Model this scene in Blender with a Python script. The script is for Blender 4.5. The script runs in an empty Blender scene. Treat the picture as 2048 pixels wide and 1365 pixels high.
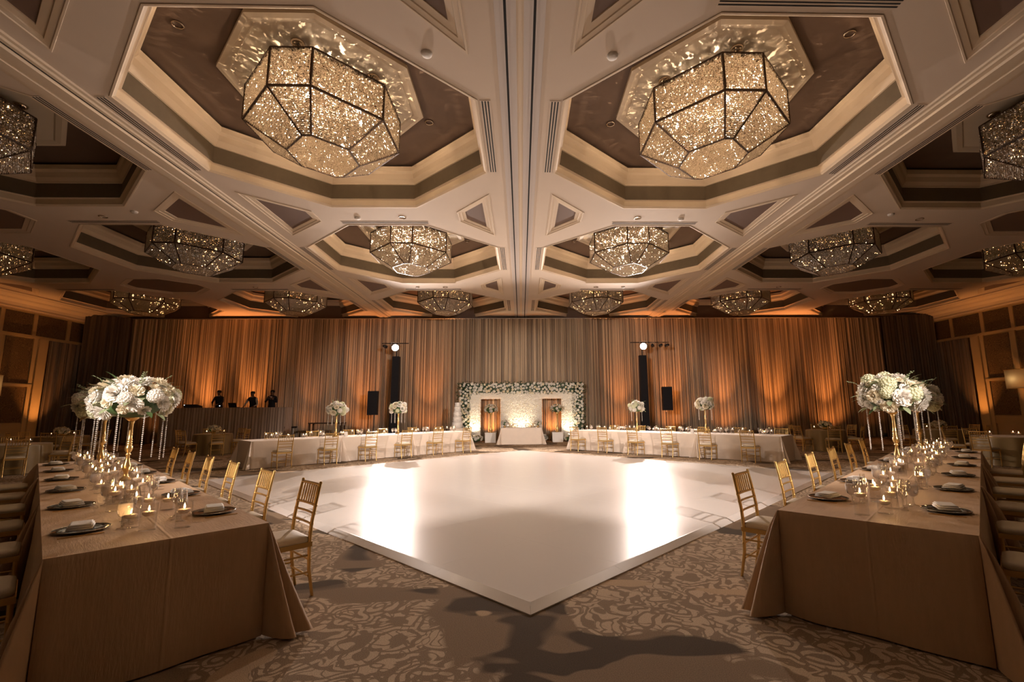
import bpy, bmesh, math, random
from math import sin, cos, pi, radians as R, sqrt
from mathutils import Vector, Matrix
from mathutils.geometry import delaunay_2d_cdt
random.seed(7)
SC = bpy.context.scene
COL = SC.collection
# ------------------------------------------------------------------ camera
EYE = 1.53
def cam_axes(p, y, r):
    f = Vector((-sin(y)*cos(p), cos(y)*cos(p), sin(p)))
    rt = Vector((cos(y), sin(y), 0)); up = rt.cross(f)
    return f, rt*cos(r)-up*sin(r), rt*sin(r)+up*cos(r)
fw, rt, up = cam_axes(.1486, -.0264, .0076)
cd = bpy.data.cameras.new('camera'); co = bpy.data.objects.new('camera', cd); COL.objects.link(co)
cd.sensor_width = 36; cd.sensor_fit = 'HORIZONTAL'; cd.lens = 36*933.84/2048
cd.shift_x = -(1066.57-1024)/2048; cd.shift_y = (682.16-682.5)/2048
cd.clip_start = .05; cd.clip_end = 200
M = Matrix((rt, up, -fw)).transposed().to_4x4(); M.translation = (0, 0, EYE); co.matrix_world = M
SC.camera = co
# ------------------------------------------------------------------ world, colour management
w = bpy.data.worlds.new('world'); SC.world = w; w.use_nodes = True
w.node_tree.nodes['Background'].inputs[0].default_value = (1, .72, .48, 1)
w.node_tree.nodes['Background'].inputs[1].default_value = .012
vs = SC.view_settings
vs.view_transform = 'Standard'; vs.look = 'None'; vs.gamma = 1; vs.exposure = 0.24; vs.use_curve_mapping = False
cy = SC.cycles
cy.max_bounces = 5; cy.diffuse_bounces = 3; cy.glossy_bounces = 2; cy.transmission_bounces = 2; cy.transparent_max_bounces = 12
cy.caustics_reflective = False; cy.caustics_refractive = False; cy.sample_clamp_indirect = 3.0; cy.sample_clamp_direct = 0
cy.use_denoising = True
try: cy.use_adaptive_sampling = True; cy.adaptive_threshold = .15
except Exception: pass
# ------------------------------------------------------------------ main lights (watts); the fittings are built further down
SPOT_W, BULB_W, DIM_W, UP_W, WALL_W = 4400, 72, 5, 1000, 330
WARM = (1, .72, .48); AMBER = (1, .34, .095); COOL = (1, .84, .755)
def light(name, typ, loc, energy, color, radius=.05, aim=None, size=None, blend=.5, parent=None):
    l = bpy.data.lights.new(name, typ); l.energy = energy; l.color = color
    l.shadow_soft_size = radius
    if typ == 'SPOT': l.spot_size = R(size); l.spot_blend = blend
    o = bpy.data.objects.new(name, l); COL.objects.link(o); o.location = loc
    if parent: o.parent = parent
    if aim is not None: o.rotation_euler = (Vector(aim)-Vector(loc)).to_track_quat('-Z', 'Y').to_euler()
    return o
K = 2**-.5
def W(u, v, z=0): return Vector(((u-v)*K, (u+v)*K, z))      # the tables and the dance floor stand at 45 degrees to the room
SPOTS = [(-6.33, 23.45, 4.72), (6.24, 23.45, 4.74)]
light('spot_beam', 'SPOT', (SPOTS[0][0]+.05, 23.2, 4.70), SPOT_W, COOL, .09, (1.0, 8.0, .2), 84, .55)
light('spot_beam', 'SPOT', (SPOTS[1][0]-.05, 23.2, 4.72), SPOT_W, COOL, .09, (-1.0, 8.0, .2), 84, .55)
# a matching pair of towers stands behind the camera; their beams pass over the near corner of the dance floor
REAR = [(-6.3, -2.4, 4.72), (6.3, -2.4, 4.72)]
light('spot_beam', 'SPOT', (-6.25, -2.15, 4.72), 6300, COOL, .07, (.5, 16.0, .8), 35, .4)
light('spot_beam', 'SPOT', (6.25, -2.15, 4.72), 6300, COOL, .07, (-.5, 16.0, .8), 35, .4)
# ------------------------------------------------------------------ helpers
def nth(n):
    w = 'first second third fourth fifth sixth seventh eighth ninth tenth eleventh twelfth thirteenth fourteenth fifteenth sixteenth seventeenth eighteenth nineteenth'.split()
    if n < 19: return w[n]
    t = ('twent', 'thirt', 'fort', 'fift')[(n+1)//10-2]; u = (n+1) % 10
    return t+'ieth' if u == 0 else t+'y-'+w[u-1]
ORD = 'first second third fourth fifth sixth seventh eighth ninth tenth eleventh twelfth'.split()
def tag(o, label=None, cat=None, group=None, kind=None):
    if label: o['label'] = label
    if cat: o['category'] = cat
    if group: o['group'] = group
    if kind: o['kind'] = kind
    return o
def empty(name, loc=(0, 0, 0), rz=0, parent=None):
    o = bpy.data.objects.new(name, None); COL.objects.link(o); o.location = loc; o.rotation_euler = (0, 0, rz); o.empty_display_size = .1
    if parent: o.parent = parent
    return o
def link(name, me, parent=None, loc=None, rot=None, scale=None):
    o = bpy.data.objects.new(name, me); COL.objects.link(o)
    if parent: o.parent = parent
    if loc is not None: o.location = loc
    if rot is not None: o.rotation_euler = rot
    if scale is not None: o.scale = (scale,)*3 if isinstance(scale, (int, float)) else scale
    return o
def dup(root, loc=None, rz=None, scale=None, parent=None):
    c = root.copy(); COL.objects.link(c)
    if loc is not None: c.location = loc
    if rz is not None: c.rotation_euler = (0, 0, rz)
    if scale is not None: c.scale = (scale,)*3
    if parent is not None: c.parent = parent
    for ch in KIDS.get(root.name, list(root.children)):
        d = dup(ch, parent=c)
    return c
KIDS = {}
def freeze(root):                # remember children lists of a prototype (o.children is slow to look up)
    ks = list(root.children); KIDS[root.name] = ks
    for k_ in ks: freeze(k_)
class MB:
    def __init__(s): s.v = []; s.f = []; s.sm = []
    def add(s, vs_, fs, smooth=False):
        n = len(s.v); s.v += [tuple(p) for p in vs_]; s.f += [tuple(i+n for i in f) for f in fs]; s.sm += [smooth]*len(fs); return s
    def box(s, c, d, m=None):
        x, y, z = [a/2 for a in d]; P = [Vector((sx*x, sy*y, sz*z)) for sz in (-1, 1) for sy in (-1, 1) for sx in (-1, 1)]
        if m: P = [m @ p for p in P]
        P = [p+Vector(c) for p in P]
        return s.add(P, [(0, 2, 3, 1), (4, 5, 7, 6), (0, 1, 5, 4), (2, 6, 7, 3), (0, 4, 6, 2), (1, 3, 7, 5)])
    def bbox(s, a, b): return s.box([(p+q)/2 for p, q in zip(a, b)], [abs(q-p) for p, q in zip(a, b)])
    def bar(s, a, b, w, h=None):
        a = Vector(a); b = Vector(b); d = b-a; L = d.length
        q = d.to_track_quat('Z', 'Y').to_matrix(); h = h or w
        return s.box((a+b)/2, (w, h, L), q)
    def tube(s, pts, r, n=8, cap=True):
        pts = [Vector(p) for p in pts]; rs = r if isinstance(r, (list, tuple)) else [r]*len(pts); V = []; F = []
        prev = None
        for i, p in enumerate(pts):
            t = (pts[min(i+1, len(pts)-1)]-pts[max(i-1, 0)]).normalized()
            if prev is None: a = t.orthogonal().normalized()
            else: a = (prev-t*prev.dot(t)).normalized()
            prev = a; b = t.cross(a)
            V += [p+(a*cos(2*pi*j/n)+b*sin(2*pi*j/n))*rs[i] for j in range(n)]
        for i in range(len(pts)-1):
            for j in range(n): F.append((i*n+j, i*n+(j+1) % n, (i+1)*n+(j+1) % n, (i+1)*n+j))
        s.add(V, F, True)
        if cap: s.add(V[:n], [tuple(range(n))[::-1]]); s.add(V[-n:], [tuple(range(n))])
        return s
    def lathe(s, prof, n=16, c=(0, 0, 0), smooth=True):
        V = []; F = []; c = Vector(c); m = len(prof)
        for (r, z) in prof: V += [c+Vector((r*cos(2*pi*j/n), r*sin(2*pi*j/n), z)) for j in range(n)]
        for i in range(m-1):
            for j in range(n): F.append((i*n+j, i*n+(j+1) % n, (i+1)*n+(j+1) % n, (i+1)*n+j))
        return s.add(V, F, smooth)
    def ball(s, c, r, n=8, m=5):
        return s.lathe([(max(1e-4, r*sin(pi*i/m)), -r*cos(pi*i/m)) for i in range(m+1)], n, c)
    def octa(s, c, r, h, a=0):
        x, y, z = c; ca, sa = r*cos(a), r*sin(a)
        return s.add([(x, y, z+h), (x+ca, y+sa, z), (x-sa, y+ca, z), (x-ca, y-sa, z), (x+sa, y-ca, z), (x, y, z-h)],
                     [(0, 1, 2), (0, 2, 3), (0, 3, 4), (0, 4, 1), (5, 2, 1), (5, 3, 2), (5, 4, 3), (5, 1, 4)])
    def prism(s, poly, z0, z1):
        n = len(poly); V = [(x, y, z0) for x, y in poly]+[(x, y, z1) for x, y in poly]
        return s.add(V, [tuple(range(n))[::-1], tuple(range(n, 2*n))]+[(i, (i+1) % n, n+(i+1) % n, n+i) for i in range(n)])
    def loft(s, rings, smooth=False, close=True):      # rings of equal length lists of points
        n = len(rings[0]); V = [p for r in rings for p in r]; F = []
        for i in range(len(rings)-1):
            for j in range(n if close else n-1): F.append((i*n+j, i*n+(j+1) % n, (i+1)*n+(j+1) % n, (i+1)*n+j))
        return s.add(V, F, smooth)
    def sweep(s, prof, a, b, axis):                     # open profile (p,q) swept along axis from a to b; axis 'y': p->x q->z
        if axis == 'y': r = [[(p, t, q) for p, q in prof] for t in (a, b)]
        else: r = [[(t, p, q) for p, q in prof] for t in (a, b)]
        return s.loft(r, close=False)
    def mesh(s, name, mat):
        me = bpy.data.meshes.new(name); me.from_pydata(s.v, [], s.f); me.materials.append(mat)
        me.polygons.foreach_set('use_smooth', s.sm); me.update(); return me
    def build(s, name, mat, parent=None, loc=None, rot=None, scale=None): return link(name, s.mesh(name, mat), parent, loc, rot, scale)
def struct(o, **kw): o['kind'] = 'structure'; return o
# ------------------------------------------------------------------ materials
def mat(name, col, rough=.6, metal=0, spec=.4, sheen=0, bump=None, vary=None, trans=0, coat=0):
    m = bpy.data.materials.new(name); m.use_nodes = True; nt = m.node_tree; b = nt.nodes['Principled BSDF']
    b.inputs['Base Color'].default_value = (*col, 1); b.inputs['Roughness'].default_value = rough; b.inputs['Metallic'].default_value = metal
    b.inputs['Specular IOR Level'].default_value = spec
    if sheen: b.inputs['Sheen Weight'].default_value = sheen
    if coat: b.inputs['Coat Weight'].default_value = coat
    N = nt.nodes.new; L = nt.links.new
    if vary or bump:
        tc = N('ShaderNodeTexCoord')
    if vary:                                            # (scale, amount, stretch)
        mp = N('ShaderNodeMapping'); mp.inputs['Scale'].default_value = vary[2]; L(tc.outputs['Object'], mp.inputs[0])
        no = N('ShaderNodeTexNoise'); no.inputs['Scale'].default_value = vary[0]; no.inputs['Detail'].default_value = 3; L(mp.outputs[0], no.inputs['Vector'])
        mx = N('ShaderNodeMix'); mx.data_type = 'RGBA'; L(no.outputs['Fac'], mx.inputs['Factor'])
        mx.inputs['A'].default_value = (*[c*(1-vary[1]) for c in col], 1); mx.inputs['B'].default_value = (*[min(1, c*(1+vary[1])) for c in col], 1)
        L(mx.outputs['Result'], b.inputs['Base Color'])
    if bump:
        mp2 = N('ShaderNodeMapping'); mp2.inputs['Scale'].default_value = bump[2]; L(tc.outputs['Object'], mp2.inputs[0])
        n2 = N('ShaderNodeTexNoise'); n2.inputs['Scale'].default_value = bump[0]; L(mp2.outputs[0], n2.inputs['Vector'])
        bp = N('ShaderNodeBump'); bp.inputs['Strength'].default_value = bump[1]; bp.inputs['Distance'].default_value = .01
        L(n2.outputs['Fac'], bp.inputs['Height']); L(bp.outputs[0], b.inputs['Normal'])
    if trans:
        t = N('ShaderNodeBsdfTranslucent'); t.inputs[0].default_value = (*col, 1); mx2 = N('ShaderNodeMixShader'); mx2.inputs[0].default_value = trans
        L(b.outputs[0], mx2.inputs[1]); L(t.outputs[0], mx2.inputs[2]); L(mx2.outputs[0], nt.nodes['Material Output'].inputs[0])
    return m
def glassmat(name, tint, blend=.3, rough=.02, gl=(1, 1, 1), base=.04, power=1.6):
    m = bpy.data.materials.new(name); m.use_nodes = True; nt = m.node_tree; nt.nodes.clear(); N = nt.nodes.new; L = nt.links.new
    o = N('ShaderNodeOutputMaterial'); t = N('ShaderNodeBsdfTransparent'); t.inputs[0].default_value = (*tint, 1)
    g = N('ShaderNodeBsdfGlossy'); g.inputs['Roughness'].default_value = rough; g.inputs[0].default_value = (*gl, 1)
    lw = N('ShaderNodeLayerWeight'); lw.inputs[0].default_value = blend
    mr = N('ShaderNodeMapRange'); mr.inputs['To Min'].default_value = base; mr.inputs['To Max'].default_value = .9; L(lw.outputs['Facing'], mr.inputs[0])
    pw = N('ShaderNodeMath'); pw.operation = 'POWER'; pw.inputs[1].default_value = power; L(mr.outputs[0], pw.inputs[0])
    mx = N('ShaderNodeMixShader'); L(pw.outputs[0], mx.inputs[0]); L(t.outputs[0], mx.inputs[1]); L(g.outputs[0], mx.inputs[2]); L(mx.outputs[0], o.inputs[0]); return m
def emit(name, col, st, sample=True):
    m = bpy.data.materials.new(name)
    if not sample: m.cycles.emission_sampling = 'NONE'
    m.use_nodes = True; nt = m.node_tree; nt.nodes.clear()
    o = nt.nodes.new('ShaderNodeOutputMaterial'); e = nt.nodes.new('ShaderNodeEmission'); e.inputs[0].default_value = (*col, 1); e.inputs[1].default_value = st
    nt.links.new(e.outputs[0], o.inputs[0]); return m
MT = {}
MT['ceil'] = mat('ceiling_paint', (.70, .58, .46), .75, vary=(1.2, .04, (1, 1, 1)))
MT['mould'] = mat('moulding_paint', (.72, .58, .42), .6)
MT['band'] = mat('olive_band', (.135, .10, .06), .7, vary=(9, .12, (1, 1, 1)))
MT['recess'] = mat('brown_recess', (.145, .095, .068), .55, vary=(2.2, .15, (1, 1, 1)))
MT['recess2'] = mat('brown_inset', (.19, .125, .095), .6)
MT['tray'] = mat('tray_paint', (.66, .56, .43), .5)
MT['groove'] = mat('black_groove', (.012, .011, .01), .8)
MT['strip'] = mat('track_strip', (.62, .55, .50), .5)
MT['gold'] = mat('gold_lacquer', (.66, .44, .16), .30, .85)
MT['goldvase'] = mat('brushed_gold', (.80, .54, .22), .28, .95, bump=(60, .08, (1, 1, 8)))
MT['ivory'] = mat('ivory_vinyl', (.66, .55, .39), .55, vary=(6, .05, (1, 1, 1)))
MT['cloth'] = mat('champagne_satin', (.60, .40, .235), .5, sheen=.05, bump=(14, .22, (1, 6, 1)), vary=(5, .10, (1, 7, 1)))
def crease(m):
    nt = m.node_tree; b = nt.nodes['Principled BSDF']; N = nt.nodes.new; L = nt.links.new
    tc = N('ShaderNodeTexCoord'); sp = N('ShaderNodeSeparateXYZ'); L(tc.outputs['Object'], sp.inputs[0])
    a = N('ShaderNodeMath'); a.operation = 'ABSOLUTE'; L(sp.outputs['Y'], a.inputs[0])
    r = N('ShaderNodeMapRange'); r.interpolation_type = 'SMOOTHSTEP'; r.inputs['From Max'].default_value = .014; r.inputs['To Min'].default_value = 1; r.inputs['To Max'].default_value = 0; L(a.outputs[0], r.inputs[0])
    p = N('ShaderNodeBump'); p.inputs['Strength'].default_value = .5; p.inputs['Distance'].default_value = .005; L(r.outputs[0], p.inputs['Height'])
    L(b.inputs['Normal'].links[0].from_socket, p.inputs['Normal']); L(p.outputs[0], b.inputs['Normal'])
crease(MT['cloth'])
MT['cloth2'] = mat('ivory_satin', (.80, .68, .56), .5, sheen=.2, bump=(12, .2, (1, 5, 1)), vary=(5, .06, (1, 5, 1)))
MT['cloth3'] = mat('old_gold_satin', (.30, .205, .085), .4, sheen=.2, bump=(12, .2, (1, 1, 1)))
MT['skirt'] = mat('taupe_skirt', (.42, .32, .25), .5, sheen=.3)
MT['wood'] = mat('dark_wood', (.06, .032, .018), .45, vary=(4, .3, (1, 12, 1)))
MT['black'] = mat('black_fabric', (.012, .012, .016), .8)
MT['blackp'] = mat('black_plastic', (.018, .018, .02), .45)
MT['steel'] = mat('steel', (.5, .48, .45), .3, 1)
MT['bronze'] = mat('bronze_frame', (.10, .065, .045), .4, .7)
MT['nickel'] = mat('nickel', (.6, .5, .4), .15, 1)
MT['white'] = mat('white_card', (.8, .76, .70), .6)
MT['napkin'] = mat('white_linen', (.90, .87, .83), .85, bump=(40, .2, (1, 1, 1)))
MT['wax'] = mat('white_wax', (.88, .78, .68), .5, trans=.45)
MT['plate'] = mat('smoked_plate', (.035, .04, .035), .12, spec=.8)
MT['rim'] = mat('silver_rim', (.6, .55, .48), .25, 1)
MT['glass'] = glassmat('clear_glass', (.95, .94, .92), .45, .03, base=.30)
MT['water'] = glassmat('water', (.96, .95, .94), .2, .03, base=.10, power=2.4)
MT['vglass'] = glassmat('vase_glass', (.985, .98, .97), .35, .02, base=.20, power=2.2)
MT['ice'] = mat('iced_water', (.88, .80, .74), .25, trans=.6)
MT['flame'] = emit('candle_flame', (1, .55, .2), 110)
MT['lens'] = emit('spot_lens', (1, .96, .92), 30, False)
MT['shade'] = mat('lattice_shade', (.75, .62, .38), .7, trans=.6)
MT['petalW'] = mat('white_petal', (.92, .88, .80), .6, trans=.35)
MT['petalC'] = mat('cream_petal', (.90, .82, .64), .6, trans=.35)
MT['petalG'] = mat('greenish_petal', (.82, .82, .60), .6, trans=.35)
MT['leaf'] = mat('green_leaf', (.075, .13, .045), .5, trans=.15)
MT['leafD'] = mat('dark_leaf', (.035, .062, .024), .5, trans=.1)
MT['leafG'] = mat('sage_leaf', (.30, .36, .20), .6, trans=.2)
MT['leafB'] = mat('bronze_leaf', (.30, .18, .075), .5, trans=.2)
MT['skin'] = mat('skin', (.16, .08, .05), .55)
MT['suit'] = mat('dark_suit', (.015, .016, .025), .8)
MT['shirt'] = mat('white_shirt', (.6, .56, .56), .8)
MT['hair'] = mat('black_hair', (.01, .008, .008), .7)
MT['pearl'] = mat('crystal_bead', (.85, .80, .74), .08, spec=1.0, trans=.4)
MT['laptop'] = mat('dark_laptop', (.02, .02, .024), .4)
MT['led'] = emit('status_light', (.75, .85, 1), 6, False)
def crystal():
    m = bpy.data.materials.new('cut_crystal'); m.use_nodes = True; nt = m.node_tree; nt.nodes.clear(); N = nt.nodes.new; L = nt.links.new
    o = N('ShaderNodeOutputMaterial'); t = N('ShaderNodeBsdfTranslucent'); t.inputs[0].default_value = (.93, .88, .80, 1)
    g = N('ShaderNodeBsdfGlossy'); g.inputs['Roughness'].default_value = .08; g.inputs[0].default_value = (1, .95, .88, 1)
    tc = N('ShaderNodeTexCoord'); mp = N('ShaderNodeMapping'); mp.inputs['Scale'].default_value = (60, 60, 42); L(tc.outputs['Object'], mp.inputs[0])
    wn = N('ShaderNodeTexNoise'); wn.inputs['Scale'].default_value = 1.7; wn.inputs['Detail'].default_value = 1; L(mp.outputs[0], wn.inputs['Vector'])
    cr = N('ShaderNodeValToRGB'); cr.color_ramp.elements[0].position = .36; cr.color_ramp.elements[1].position = .68
    cr.color_ramp.elements[0].color = (.50, .40, .29, 1); cr.color_ramp.elements[1].color = (1, .91, .78, 1); L(wn.outputs['Fac'], cr.inputs[0]); L(cr.outputs[0], t.inputs[0])
    b = N('ShaderNodeMixShader'); b.inputs[0].default_value = .30
    L(t.outputs[0], b.inputs[1]); L(g.outputs[0], b.inputs[2]); L(b.outputs[0], o.inputs[0]); return m
MT['crystal'] = crystal()
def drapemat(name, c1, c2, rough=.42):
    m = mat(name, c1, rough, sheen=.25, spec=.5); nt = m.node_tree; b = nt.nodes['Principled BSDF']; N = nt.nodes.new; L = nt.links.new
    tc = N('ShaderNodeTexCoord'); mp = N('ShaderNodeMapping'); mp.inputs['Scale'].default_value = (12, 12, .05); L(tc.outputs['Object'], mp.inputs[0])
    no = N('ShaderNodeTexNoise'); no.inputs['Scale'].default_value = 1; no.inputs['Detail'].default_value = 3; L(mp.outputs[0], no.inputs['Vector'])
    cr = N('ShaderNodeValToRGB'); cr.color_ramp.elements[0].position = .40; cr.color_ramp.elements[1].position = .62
    cr.color_ramp.elements[0].color = (*c1, 1); cr.color_ramp.elements[1].color = (*c2, 1); L(no.outputs['Fac'], cr.inputs[0]); L(cr.outputs[0], b.inputs['Base Color'])  # fold highlights and shading put into the colour as upright streaks
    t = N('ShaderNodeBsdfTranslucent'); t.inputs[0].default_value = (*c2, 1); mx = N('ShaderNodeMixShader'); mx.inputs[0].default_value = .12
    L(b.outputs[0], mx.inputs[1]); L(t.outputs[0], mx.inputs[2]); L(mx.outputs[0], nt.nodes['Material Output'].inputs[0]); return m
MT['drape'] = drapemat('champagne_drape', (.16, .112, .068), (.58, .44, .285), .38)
MT['drapeD'] = drapemat('brown_drape', (.06, .04, .025), (.15, .10, .06))
def damask():
    m = mat('damask_panel', (.2, .14, .07), .55); nt = m.node_tree; b = nt.nodes['Principled BSDF']; N = nt.nodes.new; L = nt.links.new
    tc = N('ShaderNodeTexCoord'); mp = N('ShaderNodeMapping'); mp.inputs['Scale'].default_value = (1, 2.2, 1.5); L(tc.outputs['Object'], mp.inputs[0])
    no = N('ShaderNodeTexNoise'); no.inputs['Scale'].default_value = 2.2; no.inputs['Detail'].default_value = 2
    L(mp.outputs[0], no.inputs['Vector'])
    va = N('ShaderNodeVectorMath'); va.operation = 'MULTIPLY_ADD'; L(no.outputs['Color'], va.inputs[0]); va.inputs[1].default_value = (.35, .35, .35); L(mp.outputs[0], va.inputs[2])
    vo = N('ShaderNodeTexVoronoi'); vo.inputs['Scale'].default_value = 3.4; L(va.outputs[0], vo.inputs['Vector'])
    sn = N('ShaderNodeMath'); sn.operation = 'MULTIPLY'; sn.inputs[1].default_value = 26; L(vo.outputs['Distance'], sn.inputs[0])
    s2 = N('ShaderNodeMath'); s2.operation = 'SINE'; L(sn.outputs[0], s2.inputs[0])
    cr = N('ShaderNodeValToRGB'); cr.color_ramp.elements[0].position = .35; cr.color_ramp.elements[1].position = .6
    cr.color_ramp.elements[0].color = (.10, .06, .028, 1); cr.color_ramp.elements[1].color = (.19, .12, .055, 1)
    mr = N('ShaderNodeMapRange'); mr.inputs['From Min'].default_value = -1; L(s2.outputs[0], mr.inputs[0]); L(mr.outputs[0], cr.inputs[0]); L(cr.outputs[0], b.inputs['Base Color']); return m
MT['damask'] = damask()
MT['wallwood'] = mat('cream_millwork', (.52, .38, .20), .5)
def carpet():
    m = mat('patterned_carpet', (.1, .07, .045), .95, spec=.1); nt = m.node_tree; b = nt.nodes['Principled BSDF']; N = nt.nodes.new; L = nt.links.new
    tc = N('ShaderNodeTexCoord')
    def noise(sc, det=2, vec=None, dist=0):
        n = N('ShaderNodeTexNoise'); n.inputs['Scale'].default_value = sc; n.inputs['Detail'].default_value = det; n.inputs['Distortion'].default_value = dist; L(vec or tc.outputs['Object'], n.inputs['Vector']); return n
    def math_(op, a, bb):
        n = N('ShaderNodeMath'); n.operation = op
        for i, x in enumerate((a, bb)):
            if isinstance(x, (int, float)): n.inputs[i].default_value = x
            else: L(x, n.inputs[i])
        return n.outputs[0]
    def step(x, lo, hi):
        n = N('ShaderNodeMapRange'); n.inputs['From Min'].default_value = lo; n.inputs['From Max'].default_value = hi; L(x, n.inputs[0]); return n.outputs[0]
    def mix(f, a, c):
        n = N('ShaderNodeMix'); n.data_type = 'RGBA'
        L(f, n.inputs['Factor'])
        for nm, x in (('A', a), ('B', c)):
            if isinstance(x, tuple): n.inputs[nm].default_value = (*x, 1)
            else: L(x, n.inputs[nm])
        return n.outputs['Result']
    big = noise(.55, 2.5, dist=.5).outputs['Fac']
    mp = N('ShaderNodeMapping'); mp.inputs['Location'].default_value = (7.3, 2.1, 0); mp.inputs['Scale'].default_value = (.7, 1.5, 1); mp.inputs['Rotation'].default_value = (0, 0, .4); L(tc.outputs['Object'], mp.inputs[0])
    big2 = noise(1.0, 2, mp.outputs[0], .5).outputs['Fac']
    def ridge(sc, dist, wd):
        x = noise(sc, 0.0, None, dist).outputs['Fac']; return step(math_('ABSOLUTE', math_('SUBTRACT', x, .5), 0), wd, wd+.02)
    wob = noise(2.4, 2).outputs['Color']
    va = N('ShaderNodeVectorMath'); va.operation = 'MULTIPLY_ADD'; L(wob, va.inputs[0]); va.inputs[1].default_value = (.5, .5, 0); L(tc.outputs['Object'], va.inputs[2])
    vo = N('ShaderNodeTexVoronoi'); vo.inputs['Scale'].default_value = 3.6; L(va.outputs[0], vo.inputs['Vector'])
    rings = step(math_('SINE', math_('MULTIPLY', vo.outputs['Distance'], 27.0), 0), -.35, -.05)
    lace = math_('MULTIPLY', math_('MULTIPLY', rings, ridge(5.5, 1.6, .035)), 1.0)
    fine = noise(150, 2).outputs['Fac']
    base = mix(step(big2, .455, .475), (.098, .069, .043), (.275, .192, .122))
    lacec = mix(lace, (.30, .215, .142), (.60, .46, .32))
    c1 = mix(step(big, .462, .472), base, lacec)
    c2 = mix(step(noise(1.1, 1.5, mp.outputs[0], .8).outputs['Fac'], .655, .665), c1, (.54, .39, .25))
    fc = N('ShaderNodeMix'); fc.data_type = 'RGBA'; fc.blend_type = 'MULTIPLY'; fc.inputs['Factor'].default_value = 1
    L(c2, fc.inputs['A']); gr = N('ShaderNodeMapRange'); gr.inputs['To Min'].default_value = .35; gr.inputs['To Max'].default_value = 1.65; L(fine, gr.inputs[0])
    cc = N('ShaderNodeCombineColor'); [L(gr.outputs[0], cc.inputs[i]) for i in range(3)]
    L(cc.outputs[0], fc.inputs['B']); L(fc.outputs['Result'], b.inputs['Base Color'])
    bp = N('ShaderNodeBump'); bp.inputs['Strength'].default_value = .35; bp.inputs['Distance'].default_value = .01; L(fine, bp.inputs['Height']); L(bp.outputs[0], b.inputs['Normal'])
    return m
MT['carpet'] = carpet()
def dance():
    m = mat('white_vinyl', (.78, .74, .70), .25, spec=.34); nt = m.node_tree; b = nt.nodes['Principled BSDF']; N = nt.nodes.new; L = nt.links.new
    tc = N('ShaderNodeTexCoord'); mp = N('ShaderNodeMapping'); mp.inputs['Scale'].default_value = (1, 1, 1); L(tc.outputs['Object'], mp.inputs[0])
    n = N('ShaderNodeTexNoise'); n.inputs['Scale'].default_value = .9; n.inputs['Detail'].default_value = 4; L(mp.outputs[0], n.inputs['Vector'])
    r = N('ShaderNodeMapRange'); r.inputs['To Min'].default_value = .22; r.inputs['To Max'].default_value = .34; L(n.outputs['Fac'], r.inputs[0])
    return m
MT['dance'] = dance()
# ------------------------------------------------------------------ room shell
ZC = 6.66; WX = 22.0; YB = 25.3; YF = -11.0
B, XC1, XC2, XC3, HW, AX = 7.38, 3.705, 10.95, 18.1, 2.945, 1.19
Y0, S = 8.31, 7.10
struct(MB().add([(-WX+1.1, YF, 0), (WX+1.1, YF, 0), (WX+1.1, YB, 0), (-WX+1.1, YB, 0)], [(0, 1, 2, 3)]).build('floor', MT['carpet'], None, (-1.1, 0, 0)))
struct(MB().bbox((-WX, YB, 0), (WX, YB+.2, 7.9)).build('wall_back', MT['recess']))
struct(MB().bbox((-WX, YF-.2, 0), (WX, YF, 7.9)).build('wall_rear', MT['damask']))
def octo(cx, cy_, hw, a, hy=None, ay=None):
    hy = hy or hw; ay = a if ay is None else ay
    return [(cx-hw, cy_-a), (cx-ay, cy_-hy), (cx+ay, cy_-hy), (cx+hw, cy_-a), (cx+hw, cy_+a), (cx+ay, cy_+hy), (cx-ay, cy_+hy), (cx-hw, cy_+a)]
coffers = [(sx*x, Y0+k*S, x) for k in range(3) for x in (XC1, XC2, XC3) for sx in (-1, 1)]
AY = 1.06
holes = [octo(cx, cyy, HW, AX, None, AY) for cx, cyy, _ in coffers]
# triangular and elongated coffers between the octagons
tris = []
for g in (-.5, .5, 1.5):
    ym = Y0+g*S
    for sx in (-1, 1):
        tris.append([(sx*.80, ym-1.22), (sx*1.62, ym-.28), (sx*1.62, ym+.28), (sx*.80, ym+1.22)])
        for d in (-1, 1):
            b0 = B+d*.74; b1 = B+d*1.95
            tris.append([(sx*b0, ym-1.30), (sx*b1, ym-.30), (sx*b1, ym+.30), (sx*b0, ym+1.30)])
        xm = (XC2+XC3)/2
        tris.append([(sx*(xm-1.55), ym-.32), (sx*(xm-.55), ym-1.18), (sx*(xm+.55), ym-1.18), (sx*(xm+1.55), ym-.32), (sx*(xm+1.55), ym+.32), (sx*(xm+.55), ym+1.18), (sx*(xm-.55), ym+1.18), (sx*(xm-1.55), ym+.32)])
        tris.append([(sx*20.95, ym-1.3), (sx*19.95, ym-.3), (sx*19.95, ym+.3), (sx*20.95, ym+1.3)])
allholes = holes+tris
def ceiling():
    V = []; E = []
    def poly(p):
        n = len(V); V.extend(Vector(q) for q in p); E.extend((n+i, n+(i+1) % len(p)) for i in range(len(p)))
    poly([(-WX, YF), (WX, YF), (WX, YB), (-WX, YB)])
    for h in allholes: poly(h)
    r = delaunay_2d_cdt(V, E, [], 0, 1e-5)
    def inside(p, pts):
        c_ = False; j = len(pts)-1
        for i in range(len(pts)):
            a, b = pts[i], pts[j]
            if (a[1] > p[1]) != (b[1] > p[1]) and p[0] < (b[0]-a[0])*(p[1]-a[1])/(b[1]-a[1])+a[0]: c_ = not c_
            j = i
        return c_
    F = []
    for f in r[2]:
        c_ = sum((r[0][i] for i in f), Vector((0, 0)))/len(f)
        if not any(abs(c_[0]-h[0][0]) < 8 and inside(c_, h) for h in allholes): F.append(f[::-1])
    m = MB(); m.add([(p[0], p[1], ZC) for p in r[0]], F); return m
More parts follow.
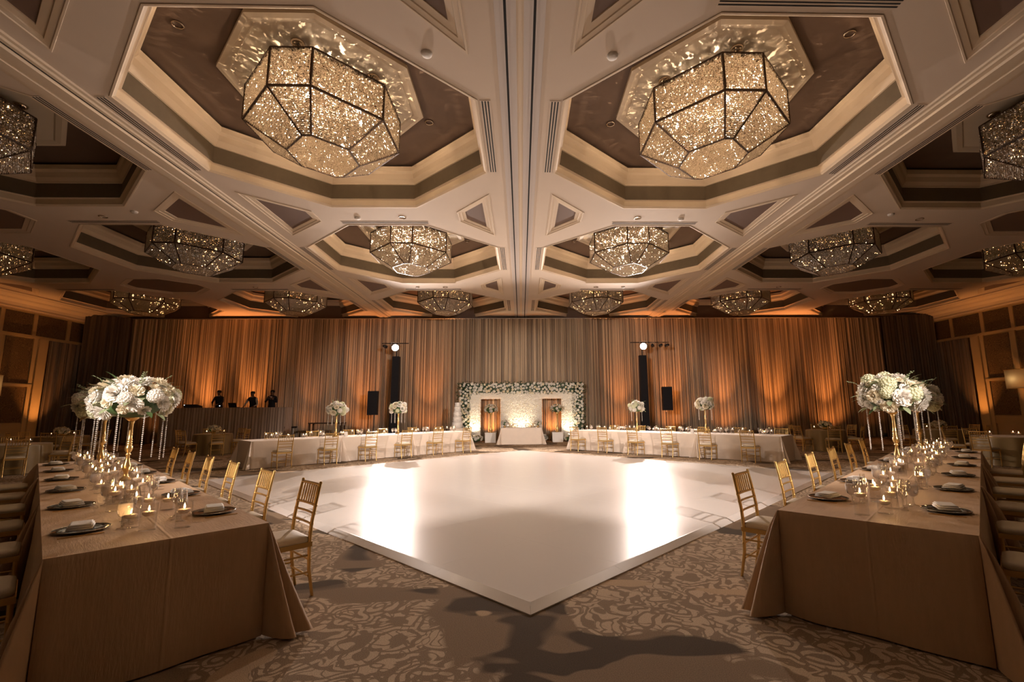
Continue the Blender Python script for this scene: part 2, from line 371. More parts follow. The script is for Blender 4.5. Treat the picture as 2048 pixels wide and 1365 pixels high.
CEIL = struct(ceiling().build('ceiling', MT['ceil']))
tag(CEIL, 'cream coffered ceiling with octagonal recesses')
# roof slab above everything keeps the room closed
struct(MB().bbox((-WX-.3, YF-.3, 7.9), (WX+.3, YB+.3, 8.0)).build('ceiling_slab', MT['recess']))
def ring(h, a, z, hy=None, ay=None): return [(x, y, z) for x, y in octo(0, 0, h, a, hy, ay)]
def oc(hw, z):                         # ring of the coffer at inset hw
    r = hw/HW; return ring(hw, AX*r, z, hw, AY*r)
lip = MB().loft([oc(HW+.05, ZC-.004), oc(HW+.045, ZC-.014), oc(HW+.015, ZC-.014), oc(HW, ZC), oc(HW-.03, ZC+.02), oc(HW-.03, ZC+.15), oc(HW-.045, ZC+.16), oc(HW-.09, ZC+.17)]).mesh('coffer_lip', MT['mould'])
bandm = MB().loft([oc(HW-.075, ZC+.165), oc(HW-.08, ZC+.55)]).mesh('coffer_band', MT['band'])
cove = MB().loft([oc(HW-.08, ZC+.54), oc(HW-.11, ZC+.545), oc(HW-.115, ZC+.58), oc(HW-.17, ZC+.66), oc(HW-.19, ZC+.78), oc(HW-.235, ZC+.84), oc(HW-.235, ZC+.96)]).mesh('coffer_cove', MT['mould'])
panelm = MB().add(oc(HW-.10, ZC+1.02), [tuple(range(8))[::-1]]).mesh('coffer_panel', MT['recess'])
def tr_(h, hy, a, ay, z): return ring(h, a, z, hy, ay)
traym = MB().loft([tr_(1.68, 1.87, .71, .54, ZC+1.02), tr_(1.68, 1.87, .71, .54, ZC+.95), tr_(1.60, 1.79, .68, .51, ZC+.93), tr_(1.50, 1.69, .64, .48, ZC+.95), tr_(1.47, 1.66, .63, .47, ZC+.975)])
traym.add(tr_(1.47, 1.66, .63, .47, ZC+.975), [tuple(range(8))[::-1]]); traym = traym.mesh('coffer_tray', MT['tray'])
for cx, cyy, _ in coffers:
    o = link('coffer_lip', lip, CEIL, (cx, cyy, 0))
    for nm, me in (('coffer_band', bandm), ('coffer_cove', cove), ('coffer_panel', panelm), ('coffer_tray', traym)): link(nm, me, o)
def inset(poly, d):
    n = len(poly); c_ = [sum(p[i] for p in poly)/n for i in (0, 1)]; A = sum(poly[i][0]*poly[(i+1) % n][1]-poly[(i+1) % n][0]*poly[i][1] for i in range(n)); sg = 1 if A > 0 else -1
    out = []
    for i in range(n):
        p0, p1, p2 = Vector(poly[i-1]), Vector(poly[i]), Vector(poly[(i+1) % n]); e1 = (p1-p0).normalized(); e2 = (p2-p1).normalized()
        n1 = Vector((-e1.y, e1.x))*sg; n2 = Vector((-e2.y, e2.x))*sg; b_ = (n1+n2); b_ = b_/max(.2, b_.dot(n1)) ; out.append(tuple(p1+b_*d))
    return out
for t in tris:
    if abs(t[0][1]) > 40: continue
    r3 = lambda d, z: [(x, y, z) for x, y in inset(t, d)]
    o = MB().loft([r3(-.05, ZC-.002), r3(-.045, ZC-.014), r3(-.02, ZC-.014), r3(-.01, ZC), r3(.06, ZC+.004), r3(.07, ZC+.02), r3(.16, ZC+.03), r3(.165, ZC+.05)]).build('small_coffer', MT['mould'], CEIL)
    MB().add(r3(.16, ZC+.048), [tuple(range(len(t)))]).build('coffer_panel', MT['recess2'], o)
# slot vents beside the octagons
vent = MB(); vent.bbox((-.09, -AX, -.006), (.09, AX, .004)); ventm = vent.mesh('slot_vent', MT['ceil'])
vs_ = MB().bbox((-.011, -AX+.02, -.008), (.011, AX-.02, -.0055)).mesh('slot', MT['groove'])
def addvent(x, y, rz):
    o = link('slot_vent', ventm, CEIL, (x, y, ZC), (0, 0, rz))
    for d in (-.05, 0, .05): link('slot', vs_, o, (d, 0, 0))
for k in range(3):
    yy = Y0+k*S
    for sx in (-1, 1):
        for x in (.587, B-.514, B+.514): addvent(sx*x, yy, 0)
        for x in (XC1, XC2, XC3): addvent(sx*x, yy-HW-.21, pi/2)
# partition tracks along the middle and the two side beams
for a, b_ in ((-.335, -.225), (-.165, -.05), (.05, .165), (.225, .335)):
    MB().bbox((a, YF, ZC-.02), (b_, YB, ZC+.005)).build('track_strip', MT['strip'], CEIL)
MB().bbox((-.05, YF, ZC-.012), (.05, YB, ZC+.005)).build('track_strip', MT['mould'], CEIL)
for a in (-.195, .195):
    MB().bbox((a-.016, YF, ZC-.022), (a+.016, YB, ZC+.005)).build('track_groove', MT['groove'], CEIL)
    for q in (-.03, .03): MB().bbox((a+q-.012, YF, ZC-.028), (a+q+.012, YB, ZC+.005)).build('track_lip', MT['strip'], CEIL)
bp_ = [(-.40, 0), (-.39, -.03), (-.34, -.035), (-.32, -.06), (-.23, -.065), (-.215, -.10), (-.06, -.10), (-.05, -.07), (.05, -.07), (.06, -.10), (.215, -.10), (.23, -.065), (.32, -.06), (.34, -.035), (.39, -.03), (.40, 0)]
for sx in (-1, 1):
    MB().sweep([(sx*B+p, ZC+q) for p, q in bp_], YF, YB, 'y').build('beam_moulding', MT['mould'], CEIL)
    MB().bbox((sx*B+.245, YF, ZC-.069), (sx*B+.262, YB, ZC-.05)).build('track_groove', MT['groove'], CEIL)
    cr = [(21.1, 0), (21.1, -.06), (21.2, -.07), (21.25, -.12), (21.45, -.17), (21.55, -.17), (21.6, -.24), (21.78, -.33), (21.84, -.44), (21.84, -.52), (21.9, -.53), (21.9, -.58), (22, -.58)]
    struct(MB().sweep([(sx*p, ZC+q) for p, q in cr], YF, YB, 'y').build('trim_%d' % (1 if sx < 0 else 2), MT['mould']))
    # side walls with millwork and damask panels
    nm = 'left' if sx < 0 else 'right'
    wo = struct(MB().bbox((sx*WX, YF, 0), (sx*(WX+.2), YB, 7.9)).build('wall_'+nm, MT['wallwood']))
    def rail(y0, y1, z0, z1, d, m_=MT['wallwood'], nme='rail'): return MB().bbox((sx*(WX-d), y0, z0), (sx*(WX+.01), y1, z1)).build(nme, m_, wo)
    rail(YF, YB, 4.92, 5.04, .10); rail(YF, YB, 6.02, 6.12, .08); rail(YF, 21.75, 2.74, 2.86, .09); rail(YF, 21.75, .8, 1.14, .06); rail(YF, YB, 0, .25, .05)
    ys = [(22.98, 24.2), (21.4, 22.82), (20.03, 21.24), (18.7, 19.87), (17.3, 18.5), (15.9, 17.1), (14.5, 15.7), (13.1, 14.3)]
    for y0, y1 in ys: 
        rail(y0+.02, y1-.02, 5.06, 6.0, .035, MT['damask'], 'damask_panel')
        rail(y1-.0, y1+.16, 5.04, 6.02, .07)
    for y0, y1 in [(20.25, 21.35), (18.7, 19.9), (17.3, 18.5), (15.9, 17.1), (14.5, 15.7), (13.1, 14.3)]:
        rail(y0, y1, 2.9, 4.88, .035, MT['damask'], 'damask_panel'); rail(y0, y1, 1.18, 2.70, .035, MT['damask'], 'damask_panel')
        rail(y1+.02, y1+.22, .25, 4.92, .075)
    rail(21.55, 21.95, 0, 4.92, .14)
# ------------------------------------------------------------------ draperies
def drape_mesh(name, x0, x1, z0, z1, m_, amp=.055, per=.105, dx=.0145, seed=0, rows=7, pinch=.55):
    rnd = random.Random(seed); n = max(8, int((x1-x0)/dx)); V = []; F = []
    ph = [rnd.uniform(0, 6.28) for _ in range(5)]
    for r in range(rows+1):
        t = r/rows; z = z0+(z1-z0)*t
        for i in range(n+1):
            x = x0+(x1-x0)*i/n
            wv = sin(2*pi*x/per+1.6*sin(x*2.1+ph[0])+1.1*sin(x*5.3+ph[1]))
            w2 = sin(2*pi*x/(per*2.7)+ph[2]+1.4*sin(x*1.3+ph[3])+(1-t)*.5*sin(x*3.1+ph[4]))
            a = amp*(pinch+(1-pinch)*(1-t))
            V.append((x, a*wv*.62+a*w2*.75, z))
    for r in range(rows):
        for i in range(n): F.append((r*(n+1)+i, r*(n+1)+i+1, (r+1)*(n+1)+i+1, (r+1)*(n+1)+i))
    return MB().add(V, F, True).mesh(name, m_)
dr = empty('pipe_and_drape', (0, 24.85, 0))
tag(dr, 'floor-to-ceiling champagne pleated drape across the whole back of the hall', 'drapery')
edges = [-20.55, -17.6, -14.7, -11.8, -8.9, -6.0, -3.0, 0, 3.0, 6.0, 8.9, 11.8, 14.7, 17.4, 19.8]
for i in range(14):
    link('drape_panel', drape_mesh('drape_panel', edges[i]-.05, edges[i+1]+.05, .03, 6.47, MT['drape'], seed=i*3+1), dr, (0, .03*(i % 2), 0))
MB().tube([(-20.6, .02, 6.49), (19.85, .02, 6.49)], .025).build('pipe', MT['steel'], dr)
for x in edges: MB().tube([(x, .14, 0), (x, .14, 6.49)], .025).build('upright', MT['steel'], dr)
for sx, xa, ya, xb, yb, nm in ((-1, -20.5, 24.7, -21.75, 23.45, 'left'), (1, 19.8, 24.7, 21.8, 23.7, 'right')):
    L_ = sqrt((xb-xa)**2+(yb-ya)**2); rz = math.atan2(yb-ya, xb-xa)
    o = link('corner_drape', drape_mesh('corner_drape', 0, L_, .03, 6.5, MT['drapeD'], amp=.05, per=.12, seed=40+sx), None, (xa, ya, 0), (0, 0, rz))
    tag(o, 'dark brown pleated drape closing the %s corner of the hall' % nm, 'drape')
    o = link('window_drape', drape_mesh('window_drape', 0, 2.1, .05, 4.9, MT['drapeD'], amp=.06, per=.16, seed=50+sx), None, (sx*21.82, 21.98, 0), (0, 0, pi/2))
    tag(o, 'dark brown floor-length drape hanging in the tall opening of the %s wall' % nm, 'drape')
# ------------------------------------------------------------------ dance floor
U0, U1, V0, V1 = 2.72, 13.05, 2.63, 13.0
DFZ = .035
df = tag(empty('dance_floor'), 'glossy white square dance floor with bevelled edge in the middle of the carpet', 'dance floor')
df.rotation_euler = (0, 0, pi/4)
NB = 8; bw = .13
pu = (U1-U0-2*bw)/NB; pv = (V1-V0-2*bw)/NB; g = .0005
pm = MB()
pm.loft([[(g, g, 0), (pu-g, g, 0), (pu-g, pv-g, 0), (g, pv-g, 0)], [(g, g, DFZ-.0008), (pu-g, g, DFZ-.0008), (pu-g, pv-g, DFZ-.0008), (g, pv-g, DFZ-.0008)], [(g+.0006, g+.0006, DFZ), (pu-g-.0006, g+.0006, DFZ), (pu-g-.0006, pv-g-.0006, DFZ), (g+.0006, pv-g-.0006, DFZ)]])
pm.add(pm.v[8:12], [(0, 1, 2, 3)]); pm = pm.mesh('floor_panel', MT['dance'])
for i in range(NB):
    for j in range(NB): link('floor_panel', pm, df, (U0+bw+i*pu, V0+bw+j*pv, 0))
def trim(L, m0, m1):     # ramped edge piece along +x, outer side at y=0, mitred by m0/m1
    m_ = MB(); o0, o1 = (0, L)
    i0 = bw if m0 else 0; i1 = L-bw if m1 else L
    rings = [[(o0+.001, 0, 0), (o1-.001, 0, 0)], [(o0+.001, 0, .009), (o1-.001, 0, .009)], [(o0+(i0-o0)*.88+.001, bw*.88, DFZ+.002), (o1+(i1-o1)*.88-.001, bw*.88, DFZ+.002)], [(i0+.001, bw-.001, DFZ+.001), (i1-.001, bw-.001, DFZ+.001)], [(i0+.001, bw-.001, 0), (i1-.001, bw-.001, 0)]]
    m_.loft(rings, close=False); m_.add([r[0] for r in rings], [(4, 3, 2, 1, 0)]); m_.add([r[1] for r in rings], [(0, 1, 2, 3, 4)]); return m_.mesh('edge_trim', MT['dance'])
for (ox, oy, rz, LL) in ((U0, V0, 0, U1-U0), (U1, V0, pi/2, V1-V0), (U1, V1, pi, U1-U0), (U0, V1, -pi/2, V1-V0)):
    n = 8; l = LL/n
    for i in range(n):
        link('edge_trim', trim(l, i == 0, i == n-1), df, (ox+cos(rz)*l*i, oy+sin(rz)*l*i, 0), (0, 0, rz))
# ------------------------------------------------------------------ chandeliers
TOPZ, MIDZ, BOTZ = 7.40, 6.72, 6.29
def cring(h, hy, a, ay, z): return [Vector(p) for p in ring(h, a, z, hy, ay)]
RT = cring(1.24, 1.42, .54, .34, TOPZ); RM = cring(1.24, 1.42, .54, .34, MIDZ); RB = cring(.56, .73, .29, .075, BOTZ)
def beads(P, spacing_s, spacing_t, seed, rr=.0158, hh=.0225, skip=.03, shrink=.03):
    rnd = random.Random(seed); m_ = MB(); A, B_, C, D = P      # A-B top edge, D-C bottom edge
    n = max(3, int((B_-A).length/spacing_s))
    for i in range(n):
        s = (i+.5)/n; a = A.lerp(B_, s); d = D.lerp(C, s); L_ = (d-a).length
        dens = (D-C).length/(B_-A).length if (B_-A).length else 1
        k = int(L_/spacing_t)
        for j in range(k):
            t = (j+.5+rnd.uniform(-.15, .15))/k
            if rnd.random() < skip: continue
            if dens < .7 and t > .55 and i % 2 == 1 and rnd.random() < (t-.5)*1.3: continue
            p = a.lerp(d, t); q = rr*rnd.uniform(.75, 1.2)
            m_.octa((p.x+rnd.uniform(-.006, .006), p.y+rnd.uniform(-.006, .006), p.z), q, hh*rnd.uniform(.8, 1.15), rnd.uniform(0, 1.57))
    return m_
CH_UP = [beads((RT[i], RT[(i+1) % 8], RM[(i+1) % 8], RM[i]), .027, .036, i).mesh('crystal_panel', MT['crystal']) for i in range(8)]
CH_LO = [beads((RM[i], RM[(i+1) % 8], RB[(i+1) % 8], RB[i]), .027, .036, 20+i).mesh('crystal_panel', MT['crystal']) for i in range(8)]
def bottom():
    rnd = random.Random(5); m_ = MB(); xs = -.56
    while xs < .56:
        ax = abs(xs); ymax = .73 if ax < .075 else .73-(ax-.075)/(.56-.075)*(.73-.29)
        y = -ymax
        while y < ymax: m_.octa((xs+rnd.uniform(-.004, .004), y, BOTZ+.005+rnd.uniform(-.012, .012)), .0158*rnd.uniform(.8, 1.2), .018, rnd.uniform(0, 1.6)); y += .032
        xs += .027
    return m_.mesh('crystal_panel', MT['crystal'])
CH_BOT = bottom()
def topper():  # added layer of opaque nickel beads; its gaps break up the light above
    rnd = random.Random(6); m_ = MB()
    for _ in range(7800):
        x = rnd.uniform(-1.22, 1.22); y = rnd.uniform(-1.4, 1.4)
        ymax = 1.42 if abs(x) < .34 else 1.42-(abs(x)-.34)/(1.24-.34)*(1.42-.54)
        if abs(y) < ymax: m_.octa((x, y, TOPZ-.02-rnd.random()*.05), .027*rnd.uniform(.7, 1.4), .02, rnd.uniform(0, 1.6))
    return m_.mesh('fleck_mask', MT['nickel'])
CH_TOP = topper()
def ringmesh(rg, w_): 
    m_ = MB()
    for i in range(8): m_.bar(rg[i], rg[(i+1) % 8], w_)
    for p in rg: m_.ball(p, w_*.75, 6, 4)
    return m_.mesh('frame_ring', MT['bronze'])
RINGS = [ringmesh(RT, .028), ringmesh(RM, .032), ringmesh(RB, .026)]
RIBS = [MB().bar(RT[i], RM[i], .034).mesh('frame_rib', MT['bronze']) for i in range(8)]+[MB().bar(RM[i], RB[i], .032).mesh('frame_rib', MT['bronze']) for i in range(8)]
STEM = MB().tube([(0, 0, TOPZ-.05), (0, 0, ZC+.96)], .012).mesh('stem', MT['nickel'])
CANO = MB().lathe([(.001, 0), (.05, 0), (.10, .03), (.115, .06), (.115, .075)], 20, (0, 0, ZC+.90)).mesh('ceiling_cup', MT['nickel'])
SPOKE = MB().bar((0, -1.4, TOPZ-.03), (0, 1.4, TOPZ-.03), .03).bar((-1.22, 0, TOPZ-.03), (1.22, 0, TOPZ-.03), .03).mesh('cross_bar', MT['bronze'])
BULB = MB().lathe([(.001, -.05), (.02, -.045), (.032, -.01), (.028, .03), (.012, .06), (.001, .065)], 10, (0, 0, 7.0)).mesh('bulb', emit('bulb_glow', (1, .75, .45), 60, False))
BULBD = MB().lathe([(.001, -.05), (.02, -.045), (.032, -.01), (.028, .03), (.012, .06), (.001, .065)], 10, (0, 0, 7.0)).mesh('bulb', emit('dim_bulb_glow', (1, .65, .3), 3, False))
ROD = MB().tube([(0, 0, 7.06), (0, 0, TOPZ-.03)], .008, 6).mesh('lamp_rod', MT['bronze'])
def glints(m_):  # glowing specks stand in for glints on the crystals, not lamps
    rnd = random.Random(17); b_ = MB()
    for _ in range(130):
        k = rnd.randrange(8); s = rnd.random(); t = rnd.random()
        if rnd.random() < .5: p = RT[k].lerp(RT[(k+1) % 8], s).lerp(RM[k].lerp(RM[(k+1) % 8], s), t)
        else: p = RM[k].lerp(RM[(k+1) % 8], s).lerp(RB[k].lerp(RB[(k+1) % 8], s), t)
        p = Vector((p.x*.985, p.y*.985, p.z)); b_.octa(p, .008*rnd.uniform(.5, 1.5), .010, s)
    return b_.mesh('crystal_glints', m_)
GL_B = glints(emit('glint_points', (1, .78, .5), 30, False)); GL_D = glints(emit('dim_glint_points', (1, .55, .22), 60, False))
BP = [(0, -.8), (0, .8), (-.65, 0), (.65, 0)]
def chandelier(x, y, bright, label, mid=False):
    t = tag(empty('chandelier', (x, y, 0)), label, 'chandelier', 'octagonal crystal chandeliers')
    for me in CH_UP+CH_LO+[CH_BOT]: link('crystal_panel', me, t)['kind'] = 'stuff'
    link('fleck_mask', CH_TOP, t)['kind'] = 'stuff'
    for me in RINGS: link('frame_ring', me, t)
    for me in RIBS: link('frame_rib', me, t)
    link('cross_bar', SPOKE, t); link('glint_points', GL_B if bright else GL_D, t)['kind'] = 'stuff'
    for px, py in ((0, -1.25), (0, 1.25), (-1, .45), (1, -.45), (-1, -.45), (1, .45)): link('ceiling_cup', CANO, link('stem', STEM, t, (px, py, 0)))
    for q_, (px, py) in enumerate(BP):
        b_ = link('bulb', BULB if bright else BULBD, t, (px, py, 0)); link('lamp_rod', ROD, b_)
        if not bright and q_: continue
        light('bulb_light', 'POINT', (px if bright else 0, py if bright else 0, 6.93), BULB_W if bright else DIM_W*(3 if mid else 1), WARM if bright else (1, .55, .22), .09, parent=t)
    if bright: light('fleck_helper', 'SPOT', (0, 0, 6.95), 380, WARM, .006, (0, 0, 9), 165, .3, parent=t)  # added spot without a fitting, throws light flecks up onto the tray
rown = ['nearest', 'middle', 'farthest']; coln = {XC1: 'centre column', XC2: 'second column', XC3: 'outer column by the wall'}
for cx, cyy, ax_ in coffers:
    k = round((cyy-Y0)/S); side = 'left' if cx < 0 else 'right'
    if k == 0 and ax_ == XC3: continue
    br = ax_ == XC1 and k < 2
    chandelier(cx, cyy, br, '%s octagonal crystal chandelier, %s row, %s %s' % ('brightly lit' if br else 'dim', rown[k], side, coln[ax_]), ax_ == XC1)
# ------------------------------------------------------------------ recessed downlights and smoke detectors
def downlight(x, y, z, label, r=.09):
    t = tag(empty('downlight', (x, y, z)), label, 'downlight', 'recessed downlights')
    MB().lathe([(r, 0), (r*1.02, -.012), (r*.82, -.016), (r*.80, 0), (r*.7, .05)], 20).build('trim_ring', MT['nickel'], t)
    MB().lathe([(r*.72, .045), (r*.3, .06), (.001, .06)], 16).build('lamp', MT['white'], t)
for cx, cyy, ax_ in coffers:
    k = round((cyy-Y0)/S); side = 'left' if cx < 0 else 'right'
    if ax_ != XC1 or k == 2: continue
    for dx_, dy_, w_ in ((-1.75, -1.55, 'near left'), (1.75, .95, 'far right'), (-1.75, .95, 'far left'), (1.75, -1.55, 'near right')):
        if cx > 0: dx_ = -dx_; w_ = w_.replace('left', '#').replace('right', 'left').replace('#', 'right')
        downlight(cx+dx_, cyy+dy_, ZC+1.005, 'recessed downlight in brown panel, %s of the %s %s bright chandelier' % (w_, rown[k], side))
for sx in (-1, 1):
    sd = 'left' if sx < 0 else 'right'
    for x_, nm in ((XC1-.55, 'centre column'), (XC2, 'second column')):
        for k in (0, 1): downlight(sx*x_, Y0+(k+.5)*S+.05, ZC-.002, 'downlight in cream ceiling behind the %s coffer, %s %s' % (rown[k], sd, nm), .10)
    for x_, y_, nm in ((1.35, 6.1, 'beside the nearest coffer'), (4.35, 11.95, 'between the two bright chandeliers'), (4.3, 19.0, 'near the back drape'), (9.9, 11.6, 'beyond the side beam')):
        o = MB().lathe([(.001, -.045), (.05, -.045), (.075, -.03), (.08, -.008), (.08, 0)], 18, (0, 0, 0)).build('smoke_detector', MT['white'], None, (sx*x_, y_, ZC))
        tag(o, 'small round white ceiling disc on the %s side, %s' % (sd, nm), 'detector', 'ceiling discs')
# ------------------------------------------------------------------ spotlight towers, speakers, uplights
for i, (x, y, z) in enumerate(SPOTS+REAR):
    sd = ('left', 'right', 'left rear', 'right rear')[i]; sg = (-1, 1)[i % 2]; rear = i > 1; ty_ = -2.7 if rear else 23.75
    t = tag(empty('light_tower', (x, ty_, 0)), 'black fabric-wrapped lighting tower, %s' % (sd+(' behind the camera' if rear else ' in front of the back drape')), 'lighting tower')
    MB().loft([[(-.21+.01*q, -.15, z0), (.21-.01*q, -.15, z0), (.21-.01*q, .15, z0), (-.21+.01*q, .15, z0)] for q, z0 in enumerate((.02, 1, 2, 3, 4.3))]).add([(-.17, -.15, 4.3), (.17, -.15, 4.3), (.17, .15, 4.3), (-.17, .15, 4.3)], [(0, 1, 2, 3)]).build('sleeve', MT['black'], t)
    MB().bbox((-.45, -.45, 0), (.45, .45, .03)).build('base_plate', MT['blackp'], t)
    MB().tube([(0, 0, 4.2), (0, 0, 5.0)], .03).build('mast', MT['blackp'], t)
    MB().tube([(-.6 if sg > 0 else -.75, 0, 4.98), (1.4 if sg > 0 else .6, 0, 4.98)], .025).build('cross_bar', MT['blackp'], t)
    h = tag(empty('spotlight', (x, y, z)), 'glaring white spotlight on top of the %s lighting tower' % sd, 'spotlight')
    aim = (Vector((-sg*.8, 16 if rear else 8, .5))-Vector((x, y, z))).to_track_quat('-Z', 'Y').to_euler(); h.rotation_euler = aim
    MB().lathe([(.001, .42), (.10, .40), (.15, .28), (.17, .0), (.185, -.02), (.165, -.02)], 20).build('housing', MT['blackp'], h)
    MB().lathe([(.164, -.012), (.001, -.012)], 20).build('lens', MT['lens'], h)
    MB().tube([(-.19, 0, .1), (-.19, .24, .1), (.19, .24, .1), (.19, 0, .1)], .012).build('yoke', MT['steel'], h)
    if rear: continue
    for q, (dx_, dz_) in enumerate(((.55, -.10), (.95, .02), (1.25, -.12)) if sg > 0 else ((-.55, -.06),)):
        p = tag(empty('par_can', (x+dx_, 23.72, 4.80)), 'small dark stage lamp, %s beside the %s tower spotlight' % (ORD[q], sd), 'stage lamp', 'stage lamps beside the towers')
        p.rotation_euler = (R(80), 0, R(20*q-20))
        MB().lathe([(.001, .2), (.06, .2), (.085, .05), (.09, -.02), (.08, -.02), (.07, .05), (.001, .08)], 14).build('can', MT['blackp'], p)
        MB().tube([(-.11, 0, .08), (-.11, .16, .08), (.11, .16, .08), (.11, 0, .08)], .008).build('yoke', MT['steel'], p)
    t = tag(empty('speaker_stand', (7.2*sg, 23.3, 0)), 'black tripod stand under the %s loudspeaker' % sd, 'speaker stand')
    MB().tube([(0, 0, .05), (0, 0, 1.42)], .02).build('pole', MT['blackp'], t)
    for a in (0, 2.1, 4.2): MB().tube([(0, 0, .62), (.42*cos(a), .42*sin(a), .015)], .013).build('leg', MT['blackp'], t)
    zb = 1.38 if sg < 0 else 1.5
    t = tag(empty('loudspeaker', (7.25*sg, 23.3, zb)), 'tall black loudspeaker on a stand in front of the drape, %s' % sd, 'loudspeaker')
    MB().loft([[(-.24, -.2, z0), (.24, -.2, z0), (.19, .2, z0), (-.19, .2, z0)] for z0 in (0, 1.16)]).add([(-.24, -.2, 1.16), (.24, -.2, 1.16), (.19, .2, 1.16), (-.19, .2, 1.16)], [(0, 1, 2, 3)]).add([(-.24, -.2, 0), (.24, -.2, 0), (.19, .2, 0), (-.19, .2, 0)], [(3, 2, 1, 0)]).build('cabinet', MT['blackp'], t)
    MB().bbox((-.225, -.215, .02), (.225, -.2, 1.14)).build('grille', MT['black'], t)
UPX = [(-18.6, .12), (-16.3, 1.0), (-13.9, 1.15), (-10.9, .35), (-8.2, .8), (-4.8, .8), (-1.6, .8), (1.6, .8), (5.2, .7), (7.9, 1.0), (10.7, .8), (13.5, 1.15), (16.3, 1.15), (18.6, .1)]
UPG = MB().lathe([(.075, .0), (.07, .012), (.001, .012)], 14, (0, 0, .1)).mesh('lens', emit('amber_lens', (1, .42, .10), 8, False))
UPC = MB().lathe([(.001, -.08), (.06, -.08), (.085, -.03), (.09, .12), (.078, .12), (.075, .1)], 14).mesh('can', MT['blackp'])
UPF = MB().bbox((-.12, -.06, -.15), (.12, .06, -.135)).tube([(-.1, 0, -.14), (-.1, 0, .02)], .01, 6).tube([(.1, 0, -.14), (.1, 0, .02)], .01, 6).mesh('bracket', MT['blackp'])
for i, (x, e) in enumerate(UPX):
    t = tag(empty('uplight', (x, 24.38 if abs(abs(x)-1.6) < .1 else 23.85, .15)), 'amber floor uplight at the foot of the back drape, %s from the left' % (ORD[i] if i < 12 else ('thirteenth', 'fourteenth')[i-12]), 'uplight', 'amber uplights along the drape')
    link('can', UPC, t); link('lens', UPG, t); link('bracket', UPF, t)
    if abs(abs(x)-1.6) < .1: light('uplight_beam', 'SPOT', (x, 24.36, .30), UP_W*.12, AMBER, .05, (x, 24.85, 1.6), 110, .9)
    else: light('uplight_beam', 'SPOT', (x, 23.85, .30), UP_W*e, AMBER, .05, (x, 24.85, 5.6), 48, 1.0); light('uplight_beam', 'SPOT', (x, 23.85, .30), UP_W*e*.14, AMBER, .05, (x, 24.85, 2.4), 110, 1.0)
for sx in (-1, 1):
    for i, y_ in enumerate((21.75, 19.4, 17.0)):
        t = tag(empty('wall_uplight', (sx*21.2, y_, .15)), 'amber floor uplight at the foot of the %s wall, %s from the corner' % ('left' if sx < 0 else 'right', ORD[i]), 'uplight', 'amber uplights along the side walls')
        link('can', UPC, t); link('lens', UPG, t); link('bracket', UPF, t)
        light('uplight_beam', 'SPOT', (sx*21.2, y_, .3), WALL_W*(1.1, .8, .7)[i], (1, .38, .10), .05, (sx*21.95, y_, 5.6), 58, 1.0)
    # wall sconce
    t = tag(empty('wall_sconce', (sx*21.93, 20.05 if sx > 0 else 19.75, 2.75)), 'wide lattice drum wall sconce on the %s wall, cut by the picture edge' % ('left' if sx < 0 else 'right'), 'sconce')
    MB().loft([[(.45*cos(pi/2*q/8*2+pi/2)*(.75)*(1 if sx > 0 else -1), .52*sin(pi/2*q/8*2+pi/2), z0) for q in range(9)] for z0 in (-.42, .42)], True, False).build('shade', MT['shade'], t)
    for z0 in (-.42, .42): MB().tube([(.45*cos(pi*q/8+pi/2)*.76*(1 if sx > 0 else -1), .53*sin(pi*q/8+pi/2), z0) for q in range(9)], .012, 6).build('rim', MT['gold'], t)
    MB().bbox((-.03, -.12, -.3), (.05, .12, .3)).build('back_plate', MT['gold'], t)
    light('sconce_lamp', 'POINT', (-sx*.15, 0, 0), 1.6, (1, .7, .4), .06, parent=t)
